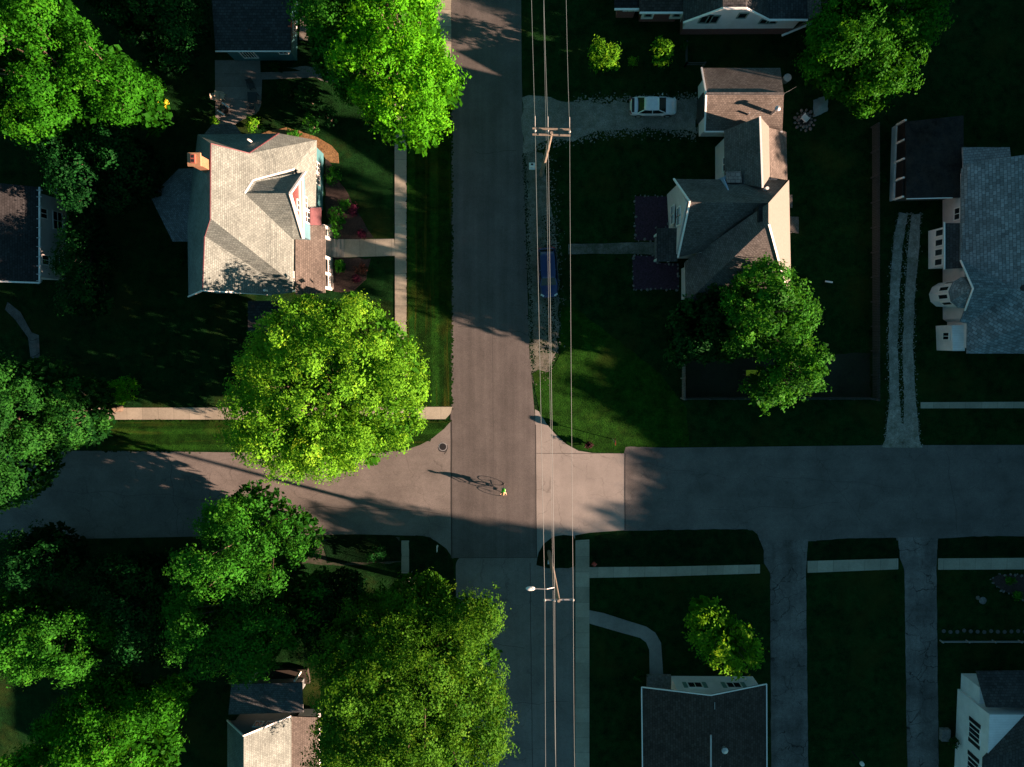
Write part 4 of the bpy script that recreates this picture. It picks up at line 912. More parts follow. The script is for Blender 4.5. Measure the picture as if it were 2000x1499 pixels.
for i in range(1, 6):
    a, b = bw[i], bw[i+1]; L_ = math.dist(a, b)
    if i < len(bw)-1: window(h, b, a, L_/2, 2.3, L_*.62, 1.5, mull=0, off=-.06) if False else window(h, a, b, L_/2, 2.3, L_*.62, 1.5, mull=0, off=.06)
gw = fp([(1893, 322), (2120, 300), (2120, 686), (1888, 688), (1888, 632), (1879, 626), (1879, 332)], 3.6, .35); walls(h, gw, 3.4, w_cream)
rim(h, [[(1876, 509, 3.6), (1900, 564, 5.8), (1884, 607, 3.9)]], m_white, .12)
xw2 = P(1879, 400, 3.6).x+.35
y_ = P(1870, 418, 2.4).y; window(h, (xw2, y_+2), (xw2, y_-2), 2, 2.4, 1.1, .9)
bw2 = fp([(1846, 439), (1884, 439), (1884, 522), (1846, 523)], 3.0, .15); walls(h, bw2, 2.95, w_white, 0, 'bay_wall')
xb = min(p[0] for p in bw2); ya, yb_ = max(p[1] for p in bw2), min(p[1] for p in bw2)
for i in range(4): window(h, (xb, ya), (xb, yb_), (ya-yb_)*(i+.5)/4, 1.95, (ya-yb_)/4-.28, 1.25, mull=0)
rim(h, [[(1844, 434, 3.05), (1844, 527, 3.05)]], m_white, .12)
ent = fp([(1862, 634), (1892, 632), (1892, 688), (1864, 688)], 3.0, .1); walls(h, ent, 2.6, w_white, 0, 'porch_wall')
xe = min(p[0] for p in ent); y_ = P(1876, 657, 1.8).y; window(h, (xe, y_+2), (xe, y_-2), 2, 1.8, .7, 1.0)
vent(h, 1973, 423, 5.2, .3, .08, m_white); vent(h, 1983, 618, 4.6, .2, .14, m_black); vent(h, 1998, 563, 5.9, .3, .3, m_black)

# ---- carport
h = house('carport_garage', 'black roofed garage with a white front of dark panels, north of the two track driveway', 'garage', (1820, 310))
roof(h, [[(1768, 238, 2.5), (1882, 226, 2.8), (1882, 386, 2.8), (1770, 389, 2.5)]], paving('stained_roof', (.014, .016, .018), .5, .6, 0, 0, 0, (.035, .03, .025)))
gw = fp([(1769, 241), (1880, 230), (1880, 384), (1771, 387)], 2.5, .15); walls(h, gw, 2.4, m_dwood)
xg = min(p[0] for p in gw); ya, yb_ = max(p[1] for p in gw), min(p[1] for p in gw)
for i in range(4):
    y0_ = ya-(ya-yb_)*i/4-.12; y1_ = ya-(ya-yb_)*(i+1)/4+.12; m = MB(); m.box(xg-.1, xg-.02, y1_, y0_, .95, 2.25); m.build('door_panel', m_black, h)
m = MB(); m.box(xg-.16, xg-.01, yb_, ya, 0, .8); m.build('front_wall', w_white, h)
for i in range(5): m = MB(); yy = ya-(ya-yb_)*i/4; m.box(xg-.2, xg-.01, yy-.07, yy+.07, .8, 2.38); m.build('door_post', m_white, h)
rim(h, [[(1770, 389, 2.5), (1860, 387, 2.7)]], m_white, .08)

# ---- dark roofed bungalow (bottom)
h = house('bungalow', 'bungalow with dark ridged roof and green shuttered gable windows, at the bottom edge', 'house', (1380, 1440))
roof(h, [[(1388, 1358, 4.8), (1253, 1342, 3.1), (1256, 1620, 3.1), (1388, 1640, 4.8)], [(1388, 1358, 4.8), (1497, 1336, 3.1), (1498, 1620, 3.1), (1388, 1640, 4.8)]], s_brown)
yb_ = P(1388, 1321, 0).y; x0_, x1_ = P(1310, 1321, 0).x, P(1470, 1321, 0).x
mb = MB(); mb.box(x0_, x1_, yb_-14, yb_, 0, 3.0); mb.build('wall', w_white, h)
mb = MB(); mb.box(P(1266, 1400, 0).x, x0_, yb_-14, yb_-2.4, 0, 2.9); mb.build('wall', w_white, h)
gable(h, [Vector((x1_, yb_, 3.0)), Vector((x0_, yb_, 3.0)), Vector((P(1388, 1358, 4.8).x, yb_, 4.62))], w_white)
xe = P(1300, 1345, 3.2)
rim(h, [[(1253, 1342, 3.1), (1388, 1358, 4.8), (1497, 1336, 3.1)], [(1253, 1342, 3.1), (1256, 1620, 3.1)], [(1497, 1336, 3.1), (1498, 1620, 3.1)]], m_white, .1)
rim(h, [[(1388, 1435, 4.85), (1388, 1640, 4.85)]], m_metal, .14, 'ridge_cap', .06)
for px in (1358, 1434): window(h, (x1_, yb_), (x0_, yb_), x1_-P(px, 1334, 2.0).x, 1.9, 1.35, 1.1, m_white, 1, w_green)
v = vent(h, 1412, 1459, 4.3, .55, .16, m_metal, True); vent(h, 1406, 1499, 4.4, .4, .14, m_metal)
m = MB(); p = P(1398, 1370, 4.7); m.bar(P(1396, 1372, 4.75), P(1396, 1386, 4.75), .04); m.build('antenna_mast', m_metal, h)
for px in ((1262, 1350),):
    p = P(*px, 0); m = MB(); m.box(p.x-.08, p.x+.08, p.y-.08, p.y+.08, 0, 2.95); m.build('porch_column', m_white, h)
m = MB(); m.box(P(1262, 1400, 0).x, x0_-.02, yb_-2.4, yb_+.2, 0, .3); m.build('porch_deck', m_stone, h)

# ---- white house, bottom right corner
h = house('white_corner_house', 'white house with black shuttered windows and dark roof, in the bottom right corner', 'house', (1960, 1430))
bx0 = P(1868, 1400, 0).x; by0 = P(1872, 1346, 0).y
mb = MB(); mb.box(bx0, bx0+14, by0-12, by0, 0, 4.9); mb.build('wall', w_white, h)
roof(h, [[(1907, 1312, 3.3), (2080, 1310, 3.3), (2080, 1384, 5.0), (1927, 1382, 5.0)]], s_char, 'porch_roof')
roof(h, [[Vector((bx0-.4, by0-4.2, 4.9)), Vector((bx0+4, by0-1.4, 7.0)), Vector((bx0+14, by0-1.4, 7.0)), Vector((bx0+14, by0+.2, 4.95)), Vector((bx0+3.4, by0+.2, 4.95))],
         [Vector((bx0-.4, by0-12, 4.9)), Vector((bx0-.4, by0-4.2, 4.9)), Vector((bx0+4, by0-1.4, 7.0)), Vector((bx0+4, by0-12, 7.0))],
         [Vector((bx0+4, by0-1.4, 7.0)), Vector((bx0+4, by0-12, 7.0)), Vector((bx0+14, by0-12, 7.0)), Vector((bx0+14, by0-1.4, 7.0))]], s_char)
for t_ in (2.9, 6.3):
    window(h, (bx0, by0), (bx0, by0-12), t_, 2.9, 1.5, 1.7, m_white, 2, m_black)
m = MB(); m.box(bx0+.3, bx0+3, by0, by0+1.6, 0, 2.9); m.build('wall', w_white, h)
m = MB(); p = P(1850, 1432, .5); m.box(p.x-.5, p.x+.35, p.y-.9, p.y+.3, 0, .5); m.build('step', m_stone, h)

# ------------------------------------------------------------------ fences
def fence(label, p, q, hh, mat, posts=2.4, boards=True, w=.1):
    a, b = P(*p, 0), P(*q, 0); L_ = (b-a).length; d = (b-a).normalized()
    t = thing('fence', label, 'fence', (a.x, a.y, 0), 0, 'fences round the yards')
    k = max(1, round(L_/posts))
    for i in range(k+1):
        c = a.lerp(b, i/k); m = MB(); m.box(c.x-.06, c.x+.06, c.y-.06, c.y+.06, 0, hh+.08); m.build('post', mat, t)
    m = MB()
    if boards:
        n_ = Vector((-d.y, d.x, 0))*.09; nb = int(L_/.16)
        for i in range(nb):
            c = a+d*(.08+i*.16)+n_; m.bar(c+Vector((0, 0, .05)), c+Vector((0, 0, hh+random.uniform(-.03, .03))), .13, .02, Vector((-d.y, d.x, 0)))
    else:
        for z_ in (hh*.5, hh*.92): m.bar(a+Vector((0, 0, z_)), b+Vector((0, 0, z_)), .05, .1)
    m.build('panel', mat, t)
    m = MB(); m.bar(a+Vector((0, 0, hh*.86)), b+Vector((0, 0, hh*.86)), .05, .09); m.build('rail', mat, t)
f_dark = plain('fence_wood', (.045, .05, .05), .85, 0, .3, 5)
fence('long wooden fence between the back lawn and the two track driveway', (1701, 250), (1702, 780), 1.5, f_dark)
fence('wooden fence closing the south side of the bare yard', (1334, 778), (1700, 778), 1.5, f_dark)
fence('short wooden fence on the west side of the bare yard', (1330, 700), (1330, 778), 1.5, plain('fence_wood_pale', (.16, .16, .15), .85, 0, .3, 5))
fence('thin rail fence south of the white gabled house', (1337, 131), (1372, 131), 1.1, f_dark, 2.0, False)
fence('thin rail fence running south from the white gabled house', (1337, 90), (1337, 131), 1.1, f_dark, 2.0, False)
fence('low white edged fence below the row of stepping stones', (1836, 1251), (2040, 1251), .5, plain('fence_grey', (.25, .25, .26), .8), 2.4, False)

# ------------------------------------------------------------------ beds with stone edging
def bed(label, px, mat, stones=True, st=.42):
    w = [(p.x, p.y) for p in PP(px, 0)]; c = (sum(a for a, _ in w)/len(w), sum(b for _, b in w)/len(w))
    t = thing('garden_bed', label, 'garden bed', (c[0], c[1], 0), 0, 'edged garden beds')
    m = MB(); m.prism(w, 0, .06); m.build('mulch', mat, t)
    s = []
    n = len(w)
    for i in range(n):
        a, b = Vector(w[i]), Vector(w[(i+1) % n]); k = max(1, int((b-a).length/st))
        for j in range(k): s.append(a.lerp(b, (j+random.uniform(-.45, .45))/k)+Vector((random.uniform(-.12, .12), random.uniform(-.12, .12))))
    base = None
    for p in s:
        if base is None:
            m = MB(); m.ball((0, 0, 0), .16, 7, 4, (1, .8, .6)); base = m.build('edging_stone', m_stone, t, True, False, True); o = base
        else:
            o = base.copy(); C.objects.link(o); o.parent = t
        r = random.uniform(.4, 1.2); o.location = (p.x-c[0], p.y-c[1], .07); o.scale = (r, r*random.uniform(.7, 1.1), r*.8); o.rotation_euler = (0, 0, random.uniform(0, 6))
m_mp = plain('purple_mulch', (.035, .014, .03), .95, 0, .6, 9)
bed('stone edged mulch bed north of the paver path, beside the small west porch', [(1240, 384), (1303, 384), (1306, 446), (1282, 448), (1282, 470), (1240, 470)], m_mp)
bed('stone edged mulch bed south of the paver path', [(1235, 500), (1282, 500), (1283, 514), (1326, 515), (1326, 566), (1237, 566)], m_mp)
bed('pointed mulch bed with a thin pale edge at the right border of the photo', [(1936, 1130), (1950, 1123), (2002, 1123), (2010, 1176), (1985, 1166), (1955, 1152), (1940, 1140)], m_mulch, st=.3)

# stepping stones row
for i in range(13):
    p = P(1843+i*13.2, 1233, 0); m = MB(); m.lathe([(.2, 0), (.2, .05)], (p.x, p.y, 0), 9)
    if i == 0:
        t = m.build('stepping_stone', plain('slate', (.07, .07, .07))); tag(t, 'pale round stepping stone in the row on the dark lawn at the right edge', 'stepping stone', 'row of stepping stones'); st0 = t; s0 = p
    else:
        o = st0.copy(); C.objects.link(o); o.location = (p.x-s0.x, random.uniform(-.08, .08), 0)

# ------------------------------------------------------------------ utility poles and wires
m_pole = plain('weathered_pole', (.2, .175, .14), .85, 0, .25, 4); m_ins = plain('porcelain', (.35, .36, .36), .3)
PZ = 13.4
def pole(label, base, top, arm, z):
    b = P(*base, 0); tp = P(*top, z)
    t = thing('utility_pole', label, 'utility pole', (b.x, b.y, 0), 0, 'utility poles along the main road')
    m = MB(); m.tube([b, b.lerp(tp, .5), tp+Vector((0, 0, .3))], [.2, .17, .12], 10); m.build('pole', m_pole, t)
    return t, tp
A1 = [P(1045, 257, PZ), P(1070, 258, PZ), P(1112, 259, PZ)]
t, tp = pole('utility pole with a double crossarm, beside the gravel driveway', (1057, 342), (1077, 262), None, PZ)
for dy in (-.2, .25):
    m = MB(); m.bar(P(1040, 258, PZ)+Vector((0, dy, 0)), P(1114, 260, PZ)+Vector((0, dy, 0)), .12, .14); m.build('crossarm', m_pole, t)
for a in A1:
    m = MB(); m.lathe([(.06, 0), (.1, .05), (.06, .1), (.1, .15), (.04, .22)], (a.x, a.y, PZ+.07), 8); m.build('insulator', m_ins, t)
    m = MB(); m.tube([a+Vector((0, .3, .2)), a+Vector((0, 1.1, .2))], .03, 6); m.build('dead_end_clamp', m_ins, t)
A2 = [P(1064, 1171, PZ), P(1083, 1172, PZ), P(1119, 1171, PZ)]
t2, tp2 = pole('utility pole carrying a street lamp, at the corner of the lower road', (1072, 1078), (1091, 1172), None, PZ)
m = MB(); m.bar(P(1062, 1172, PZ), P(1121, 1171, PZ), .1, .12); m.build('crossarm', m_metal, t2)
for a in A2:
    m = MB(); m.lathe([(.06, 0), (.1, .05), (.06, .1), (.1, .15), (.04, .22)], (a.x, a.y, PZ+.06), 8); m.build('insulator', m_ins, t2)
la, lb = P(1084, 1150, 10.2), P(1044, 1150, 10.4)
m = MB(); m.tube([la+Vector((0, 0, -.3)), la.lerp(lb, .4)+Vector((0, 0, .1)), lb], .05, 8); m.build('lamp_arm', m_metal, t2)
m = MB(); m.ball(lb+Vector((-.35, 0, 0)), .3, 14, 8, (1.35, .68, .45)); lh = m.build('lamp_head', plain('pale_lamp', (.75, .75, .75), .4), t2, True)
m = MB(); m.ball(lb+Vector((-.4, 0, -.1)), .2, 10, 6, (1.2, .7, .5)); m.build('lens', m_glass, lh, True)
m_wire = plain('wire', (.1, .14, .15), .5, 0, .1)
def wire(label, pts, r=.016, sag=.35):
    out = []
    for i in range(len(pts)-1):
        a, b = pts[i], pts[i+1]
        for j in range(10):
            u = j/10; out.append(a.lerp(b, u)+Vector((0, 0, -4*sag*u*(1-u))))
    out.append(pts[-1]); m = MB(); m.tube(out, r, 6, False); o = m.build('power_line', m_wire, None, True, False)
    tag(o, label, 'power line', 'wires between the poles')
N0 = [P(1037, -40, PZ), P(1061, -40, PZ), P(1105, -40, PZ)]
S0 = [P(1066, 1560, PZ), P(1086, 1560, PZ), P(1123, 1560, PZ)]
up_ = Vector((0, 0, .28))
wire('power line nearest the main road, left of the other wires', [N0[0], A1[0]+up_, A2[0]+up_, S0[0]])
wire('middle power line running along the pole tops', [N0[1], A1[1]+up_, A2[1]+up_, S0[1]], .019)
wire('power line farthest from the main road, over the lawns', [N0[2], A1[2]+up_, A2[2]+up_, S0[2]])
wire('lower thin wire just left of the middle power line at the upper pole', [P(1061, -40, 11.0), P(1067, 290, 11.0), P(1080, 1145, 11.0), P(1086, 1560, 11)], .012)
wire('thin service wire crossing the detached garage roof', [P(1452, 240, 6.0), P(1530, 184, 5.2), P(1555, 170, 5.0)], .007, .05)

# ------------------------------------------------------------------ cars
m_tyre = plain('tyre', (.012, .012, .012), .8); m_lens = plain('headlamp_lens', (.55, .58, .6), .15); m_tail = plain('tail_lamp', (.3, .02, .02), .3)
def loft(st, n=10):
    """st: list of (x, halfwidth, ztop, zbot) -> closed car-body shell"""
    mb = MB(); rows = []
    for x, hw, zt_, zb_ in st:
        hh = zt_-zb_
        sec = [(0, zt_+.02), (.55*hw, zt_+.012), (.86*hw, zt_-.03), (.97*hw, zt_-.14*hh-.03), (hw, zb_+hh*.5), (.985*hw, zb_+hh*.2), (.9*hw, zb_), (0, zb_)]
        row = [(x, y, z) for y, z in sec]+[(x, -y, z) for y, z in sec[-2:0:-1]]; rows.append(row)
    k = len(rows[0])
    for r in rows: mb.v += r
    for i in range(len(rows)-1):
        for j in range(k): mb.f.append([i*k+j, i*k+(j+1) % k, (i+1)*k+(j+1) % k, (i+1)*k+j])
    mb.f.append(list(range(k))[::-1]); mb.f.append([(len(rows)-1)*k+j for j in range(k)])
    return mb
def car(name, label, loc, rz, paint, L_=4.5, W_=1.78, spoiler=False, darktrunk=False, long=False):
    t = thing(name, label, 'car', loc, rz, 'parked cars'); hw = W_/2; s = L_/4.5
    st = [(-2.25*s, hw*.72, .62, .42), (-2.2*s, hw*.84, .84, .32), (-2.0*s, hw*.93, .93, .25), (-1.5*s, hw*.98, .96, .22), (-.6*s, hw, .94, .2), (.5*s, hw, .93, .2), (1.0*s, hw*.98, .9, .2), (1.6*s, hw*.94, .82, .22), (2.0*s, hw*.86, .72, .27), (2.18*s, hw*.72, .62, .33), (2.25*s, hw*.5, .52, .38)]
    body = loft(st).build('body', paint, t, True, False, True)
    md = body.modifiers.new('s', 'SUBSURF'); md.levels = 1; md.render_levels = 1
    bt = [(-1.55*s, hw*.86, .93), (-1.0*s, hw*.9, .93), (.4*s, hw*.9, .92), (1.15*s, hw*.84, .9)]
    tp_ = [(-1.0*s, hw*.66, 1.38), (-.6*s, hw*.7, 1.43), (.05*s, hw*.7, 1.43), (.42*s, hw*.66, 1.36)]
    if long:
        bt[0] = (-2.05*s, hw*.84, .95); bt[1] = (-1.6*s, hw*.9, .95); tp_[0] = (-1.8*s, hw*.66, 1.4); tp_[1] = (-1.3*s, hw*.72, 1.46); tp_[2] = (.15*s, hw*.72, 1.46); tp_[3] = (.55*s, hw*.68, 1.4)
    mb = MB()
    for (x, y, z) in bt: mb.v += [(x, y, z), (x, -y, z)]
    for (x, y, z) in tp_: mb.v += [(x, y, z), (x, -y, z)]
    mb.f = [[0, 8, 9, 1], [6, 7, 15, 14]]+[[2*i, 2*i+2, 2*i+10, 2*i+8] for i in range(3)]+[[2*i+1, 2*i+9, 2*i+11, 2*i+3] for i in range(3)]
    mb.build('glass', m_glass, t, False, False, True)
    mb = MB(); rw = [(x, y+.035, z+.02) for x, y, z in tp_]
    for x, y, z in rw: mb.v += [(x, y, z-.05), (x, y*.8, z), (x, 0, z+.025), (x, -y*.8, z), (x, -y, z-.05)]
    for i in range(3):
        for j in range(4): mb.f.append([i*5+j, (i+1)*5+j, (i+1)*5+j+1, i*5+j+1])
    mb.f += [[0, 1, 2, 3, 4], [15, 16, 17, 18, 19]]
    rf = mb.build('roof', paint, t, True, False, True)
    mb = MB()
    for sg in (-1, 1):
        mb.bar((bt[0][0], sg*bt[0][1], .93), (tp_[0][0], sg*(tp_[0][1]+.02), 1.37), .09, .05)
        mb.bar((bt[3][0], sg*bt[3][1], .91), (tp_[3][0], sg*(tp_[3][1]+.02), 1.35), .08, .05)
        mb.bar((-.15*s, sg*(hw*.9+.01), .93), (-.2*s, sg*(hw*.7+.02), 1.4), .07, .04)
    mb.build('pillars', paint, t, False, False, True)
    for sx in (-1.38*s, 1.4*s):
        for sg in (-1, 1):
            mb = MB(); mb.tube([(sx, sg*(hw-.2), .32), (sx, sg*(hw+.01), .32)], .32, 18)
            w = mb.build('wheel', m_tyre, t, False, False, True)
            mb = MB(); mb.tube([(sx, sg*(hw), .32), (sx, sg*(hw+.025), .32)], .2, 14); mb.build('rim', m_metal, w, False, False, True)
    for sg in (-1, 1):
        mb = MB(); mb.bar((2.1*s, sg*hw*.55, .66), (1.92*s, sg*hw*.86, .7), .16, .12); mb.build('headlight', m_lens, t, False, False, True)
        mb = MB(); mb.bar((-2.24*s, sg*hw*.5, .74), (-2.12*s, sg*hw*.86, .76), .1, .12); mb.build('tail_light', m_tail, t, False, False, True)
        mb = MB(); mb.ball((.78*s, sg*(hw+.09), .98), .1, 8, 5, (.7, 1, .7)); mb.build('mirror', paint, t, True, False, True)
    if darktrunk:
        mb = MB(); mb.bar((-2.12*s, 0, .955), (-1.72*s, 0, .985), hw*1.5, .02); mb.build('trunk_lid', m_black, t, False, False, True)
    if spoiler:
        mb = MB(); mb.bar((-1.76*s, -hw*.8, 1.09), (-1.76*s, hw*.8, 1.09), .22, .05)
        for sg in (-1, 1): mb.bar((-1.76*s, sg*hw*.62, .95), (-1.76*s, sg*hw*.62, 1.08), .1, .06)
        mb.build('spoiler', paint, t, False, False, True)
def carpaint(name, col):
    m, nt, N, L, b = nodes(name); b.inputs['Base Color'].default_value = (*col, 1); b.inputs['Metallic'].default_value = .25
    b.inputs['Roughness'].default_value = .3; b.inputs['Coat Weight'].default_value = .6
    tc = N.new('ShaderNodeTexCoord'); n = noise(N, L, tc.outputs['Object'], 5); L.new(ramp(N, L, n, (.3, mul(col, .92)), (.7, mul(col, 1.06))), b.inputs['Base Color'])
    return m
p = P(1276, 208, .6); car('white_car', 'white sedan with a rear spoiler and dark trunk on the gravel driveway', (p.x, p.y, .016), 0, carpaint('white_car_paint', (.72, .72, .76)), 4.45, 1.75, True, True)
p = P(1070, 533, .6); car('blue_car', 'dark blue car parked on the gravel shoulder under the wires', (p.x, p.y, .01), -math.pi/2+.06, carpaint('blue_car_paint', (.005, .022, .11)), 4.8, 1.86, long=True)

# ------------------------------------------------------------------ cyclist
BX, BY = P(984, 956, 0).x, P(984, 956, 0).y
bk = thing('bicycle', 'bicycle ridden by the person across the sunlit junction', 'bicycle', (BX, BY, .013), -math.pi/2-.04)
def ring(cx, r, w, n=36, m=6):
    mb = MB()
    for i in range(n):
        a = 2*math.pi*i/n
        for j in range(m):
            b = 2*math.pi*j/m; rr_ = r+w*math.cos(b); mb.v.append((cx+rr_*math.cos(a), w*math.sin(b), r+w+rr_*math.sin(a)))
    for i in range(n):
        for j in range(m): mb.f.append([i*m+j, ((i+1) % n)*m+j, ((i+1) % n)*m+(j+1) % m, i*m+(j+1) % m])
    return mb
WR = .335
for cx2 in (-.52, .52):
    w = ring(cx2, WR-.02, .02).build('wheel', m_tyre, bk, True, False, True)
    mb = MB(); hz = WR
    for k in range(14):
        a = 2*math.pi*k/14; mb.bar((cx2, 0, hz), (cx2+(WR-.03)*math.cos(a), 0, hz+(WR-.03)*math.sin(a)), .005)
    mb.tube([(cx2, -.05, hz), (cx2, .05, hz)], .025, 8); mb.build('spokes', m_metal, w, False, False, True)
fr = MB()
bb, seat_t, head, headl = Vector((-.06, 0, .28)), Vector((-.2, 0, .82)), Vector((.36, 0, .86)), Vector((.39, 0, .74))
for a, b, r in ((bb, seat_t, .018), (bb, headl, .02), (seat_t, head, .017), (bb, Vector((-.52, .05, WR)), .01), (bb, Vector((-.52, -.05, WR)), .01), (seat_t, Vector((-.52, .05, WR)), .009), (seat_t, Vector((-.52, -.05, WR)), .009), (head, headl, .022), (headl, Vector((.52, .04, WR)), .013), (headl, Vector((.52, -.04, WR)), .013)):
    fr.tube([a, b], r, 6)
fr.build('frame', plain('bike_frame', (.08, .08, .09), .35, .4), bk, False, False, True)
hb = MB(); hb.tube([head, head+Vector((-.02, 0, .14))], .014, 6); hb.tube([(.28, -.3, 1.0), (.36, -.18, 1.02), (.36, .18, 1.02), (.28, .3, 1.0)], .014, 6); hb.build('handlebar', m_metal, bk, False, False, True)
sd = MB(); sd.ball((-.24, 0, .95), .12, 10, 6, (1.1, .65, .3)); sd.build('saddle', m_black, bk, True, False, True)
sd = MB(); sd.tube([seat_t, (-.23, 0, .93)], .014, 6); sd.build('seat_post', m_metal, bk, False, False, True)
ck = MB(); ck.tube([(-.06, .1, .28), (.1, .12, .22)], .012, 6); ck.tube([(-.06, -.1, .28), (-.22, -.12, .34)], .012, 6); ck.tube([(-.06, -.1, .28), (-.06, .1, .28)], .02, 8)
ck.bar((.1, .12, .22), (.1, .22, .22), .08, .03); ck.bar((-.22, -.22, .34), (-.22, -.12, .34), .08, .03); ck.build('crank', m_metal, bk, False, False, True)
# rider
rd = thing('person', 'person in a green vest and pale shorts riding the bicycle', 'person', (BX, BY, .013), -math.pi/2-.04)
m_skin = plain('skin', (.55, .32, .22), .6, 0, .06); m_green = plain('green_vest', (.06, .42, .03), .8); m_short = plain('pale_shorts', (.55, .55, .55), .8); m_hair = plain('hair', (.45, .3, .14), .8, 0, .3, 20)
def skin(name, verts, edges, radii, mat, parent, sub=2, root=0):
    me = bpy.data.meshes.new(name); me.from_pydata(verts, edges, []); o = bpy.data.objects.new(name, me); C.objects.link(o); o.parent = parent
    sk = o.modifiers.new('skin', 'SKIN'); sk.use_smooth_shade = True
    for i, d in enumerate(me.skin_vertices[0].data): d.radius = (radii[i], radii[i]) if not isinstance(radii[i], tuple) else radii[i]; d.use_root = (i == root)
    ss = o.modifiers.new('sub', 'SUBSURF'); ss.levels = sub; ss.render_levels = sub; me.materials.append(mat); return o
V = [(-.22, 0, 1.02), (-.16, 0, 1.16), (-.08, 0, 1.32), (0, 0, 1.47), (.05, 0, 1.56), (.09, 0, 1.63), (.12, 0, 1.72), (.11, 0, 1.79),
     (.0, .17, 1.45), (.12, .25, 1.24), (.27, .28, 1.05), (.0, -.17, 1.45), (.12, -.25, 1.24), (.27, -.28, 1.05),
     (-.2, .09, .98), (.14, .12, .72), (.06, .13, .36), (.07, .14, .29), (.19, .14, .25), (-.2, -.09, .98), (.1, -.12, .8), (-.2, -.13, .5), (-.24, -.14, .41), (-.11, -.14, .37)]
E = [(0, 1), (1, 2), (2, 3), (3, 4), (4, 5), (5, 6), (6, 7), (3, 8), (8, 9), (9, 10), (3, 11), (11, 12), (12, 13), (0, 14), (14, 15), (15, 16), (16, 17), (17, 18), (0, 19), (19, 20), (20, 21), (21, 22), (22, 23)]
Rr = [.14, .14, .15, .14, .065, .07, .095, .06, .06, .042, .03, .06, .042, .03, .09, .06, .04, .035, .03, .09, .06, .04, .035, .03]
skin('body', V, E, Rr, m_skin, rd)
skin('vest', V[:4]+[V[8], V[11]], [(0, 1), (1, 2), (2, 3), (3, 4), (3, 5)], [.18, .19, .2, .17, .11, .11], m_green, rd)
skin('shorts', [V[0], V[14], (-.02, .11, .84), V[19], (-.05, -.11, .88)], [(0, 1), (1, 2), (0, 3), (3, 4)], [.14, .11, .095, .11, .095], m_short, rd)
mb = MB(); mb.ball((.1, 0, 1.79), .1, 12, 8, (1.12, .95, .9)); mb.build('hair', m_hair, rd, True, False, True)
for sg in (-1, 1):
    for k in range(4):
        y = sg*(.27+.018*k); skin('finger', [(.27, y, 1.04), (.33, y, 1.045), (.345, y, 1.01), (.31, y, .985)], [(0, 1), (1, 2), (2, 3)], [.012, .01, .009, .008], m_skin, rd, 1)
    skin('thumb', [(.26, sg*.255, 1.03), (.29, sg*.235, 1.0), (.31, sg*.24, .985)], [(0, 1), (1, 2)], [.012, .01, .009], m_skin, rd, 1)
    mb = MB(); mb.ball((.12+.05*0, sg*.04, 1.72), .015, 6, 4); 
    mb.v = [(x+.082, y, z) for x, y, z in mb.v]; mb.build('eye', m_black, rd, True, False, True)
    mb = MB(); mb.bar(*(((.16, .14, .255), (.32, .14, .245)) if sg > 0 else ((-.17, -.14, .375), (-.01, -.14, .365))), .09, .07); mb.build('shoe', m_white, rd, False, False, True)
mb = MB(); mb.ball((.215, 0, 1.69), .018, 6, 4, (1.2, .8, 1.2)); mb.build('nose', m_skin, rd, True, False, True)

# ------------------------------------------------------------------ small things
def stick(name, label, cat, px, z, build):
    p = P(px[0], px[1], 0); t = thing(name, label, cat, (p.x, p.y, 0)); build(t, p); return t
def stop(t, p):
    m = MB(); m.tube([p, p+Vector((0, 0, 2.0))], .035, 8); m.build('post', m_metal, t)
    m = MB(); pts = [(p.x+.05, p.y+.38*math.cos(math.radians(22.5+45*k)), 1.72+.38*math.sin(math.radians(22.5+45*k))) for k in range(8)]
    n = 8; m.v = pts+[(x+.02, y, z) for x, y, z in pts]; m.f = [list(range(8))[::-1], list(range(8, 16))]+[[i, (i+1) % 8, 8+(i+1) % 8, 8+i] for i in range(8)]
    m.build('sign_plate', m_redp, t)
stick('stop_sign', 'octagonal road sign on a thin post at the sunlit corner lawn', 'road sign', (1196, 858), 0, stop)
def mailbox(t, p):
    m = MB(); m.box(p.x-.05, p.x+.05, p.y-.05, p.y+.05, 0, 1.0); m.build('post', m_wood, t)
    m = MB(); m.box(p.x-.3, p.x+.28, p.y-.32, p.y+.32, 1.0, 1.06); m.tube([(p.x-.26, p.y, 1.2), (p.x+.26, p.y, 1.2)], .15, 14); m.build('box', m_white, t)
    m = MB(); m.box(p.x-.12, p.x+.1, p.y+.02, p.y+.18, 1.3, 1.37); m.build('flag', m_black, t)
stick('mailbox', 'white mailbox on a post at the edge of the main road', 'mailbox', (1039, 330), 0, mailbox)
def birdcross(t, p):
    m = MB(); m.tube([p, p+Vector((0, 0, 1.9))], .03, 8); m.build('post', m_metal, t)
    for a in (0, math.pi/2):
        m = MB(); d = Vector((math.cos(a), math.sin(a), 0))*.36; c = p+Vector((0, 0, 1.9+a*.04)); m.bar(c-d, c+d, .04, .1); m.build('sign_blade', m_white, t)
stick('street_name_sign', 'crossed sign blades on a post on the corner south of the left road', 'road sign', (805, 1116), 0, birdcross)
def thin_sign(t, p):
    m = MB(); m.tube([p, p+Vector((0, 0, 1.3))], .03, 8); m.build('post', m_metal, t)
    m = MB(); m.box(p.x-.02, p.x+.02, p.y-.3, p.y+.3, .8, 1.3); m.build('sign_plate', m_white, t)
stick('traffic_sign', 'narrow white sign seen edge on, on the dark corner verge west of the lower road', 'road sign', (856, 1066), 0, thin_sign)
def marker(t, p):
    m = MB(); m.box(p.x-.2, p.x+.2, p.y-.12, p.y+.12, 0, .5); m.build('cabinet', m_white, t)
    m = MB(); m.box(p.x-.24, p.x+.24, p.y-.16, p.y+.16, .5, .56); m.build('lid', m_metal, t)
stick('utility_box', 'small white box on the little verge under the wires', 'utility box', (1074, 1096), 0, marker)
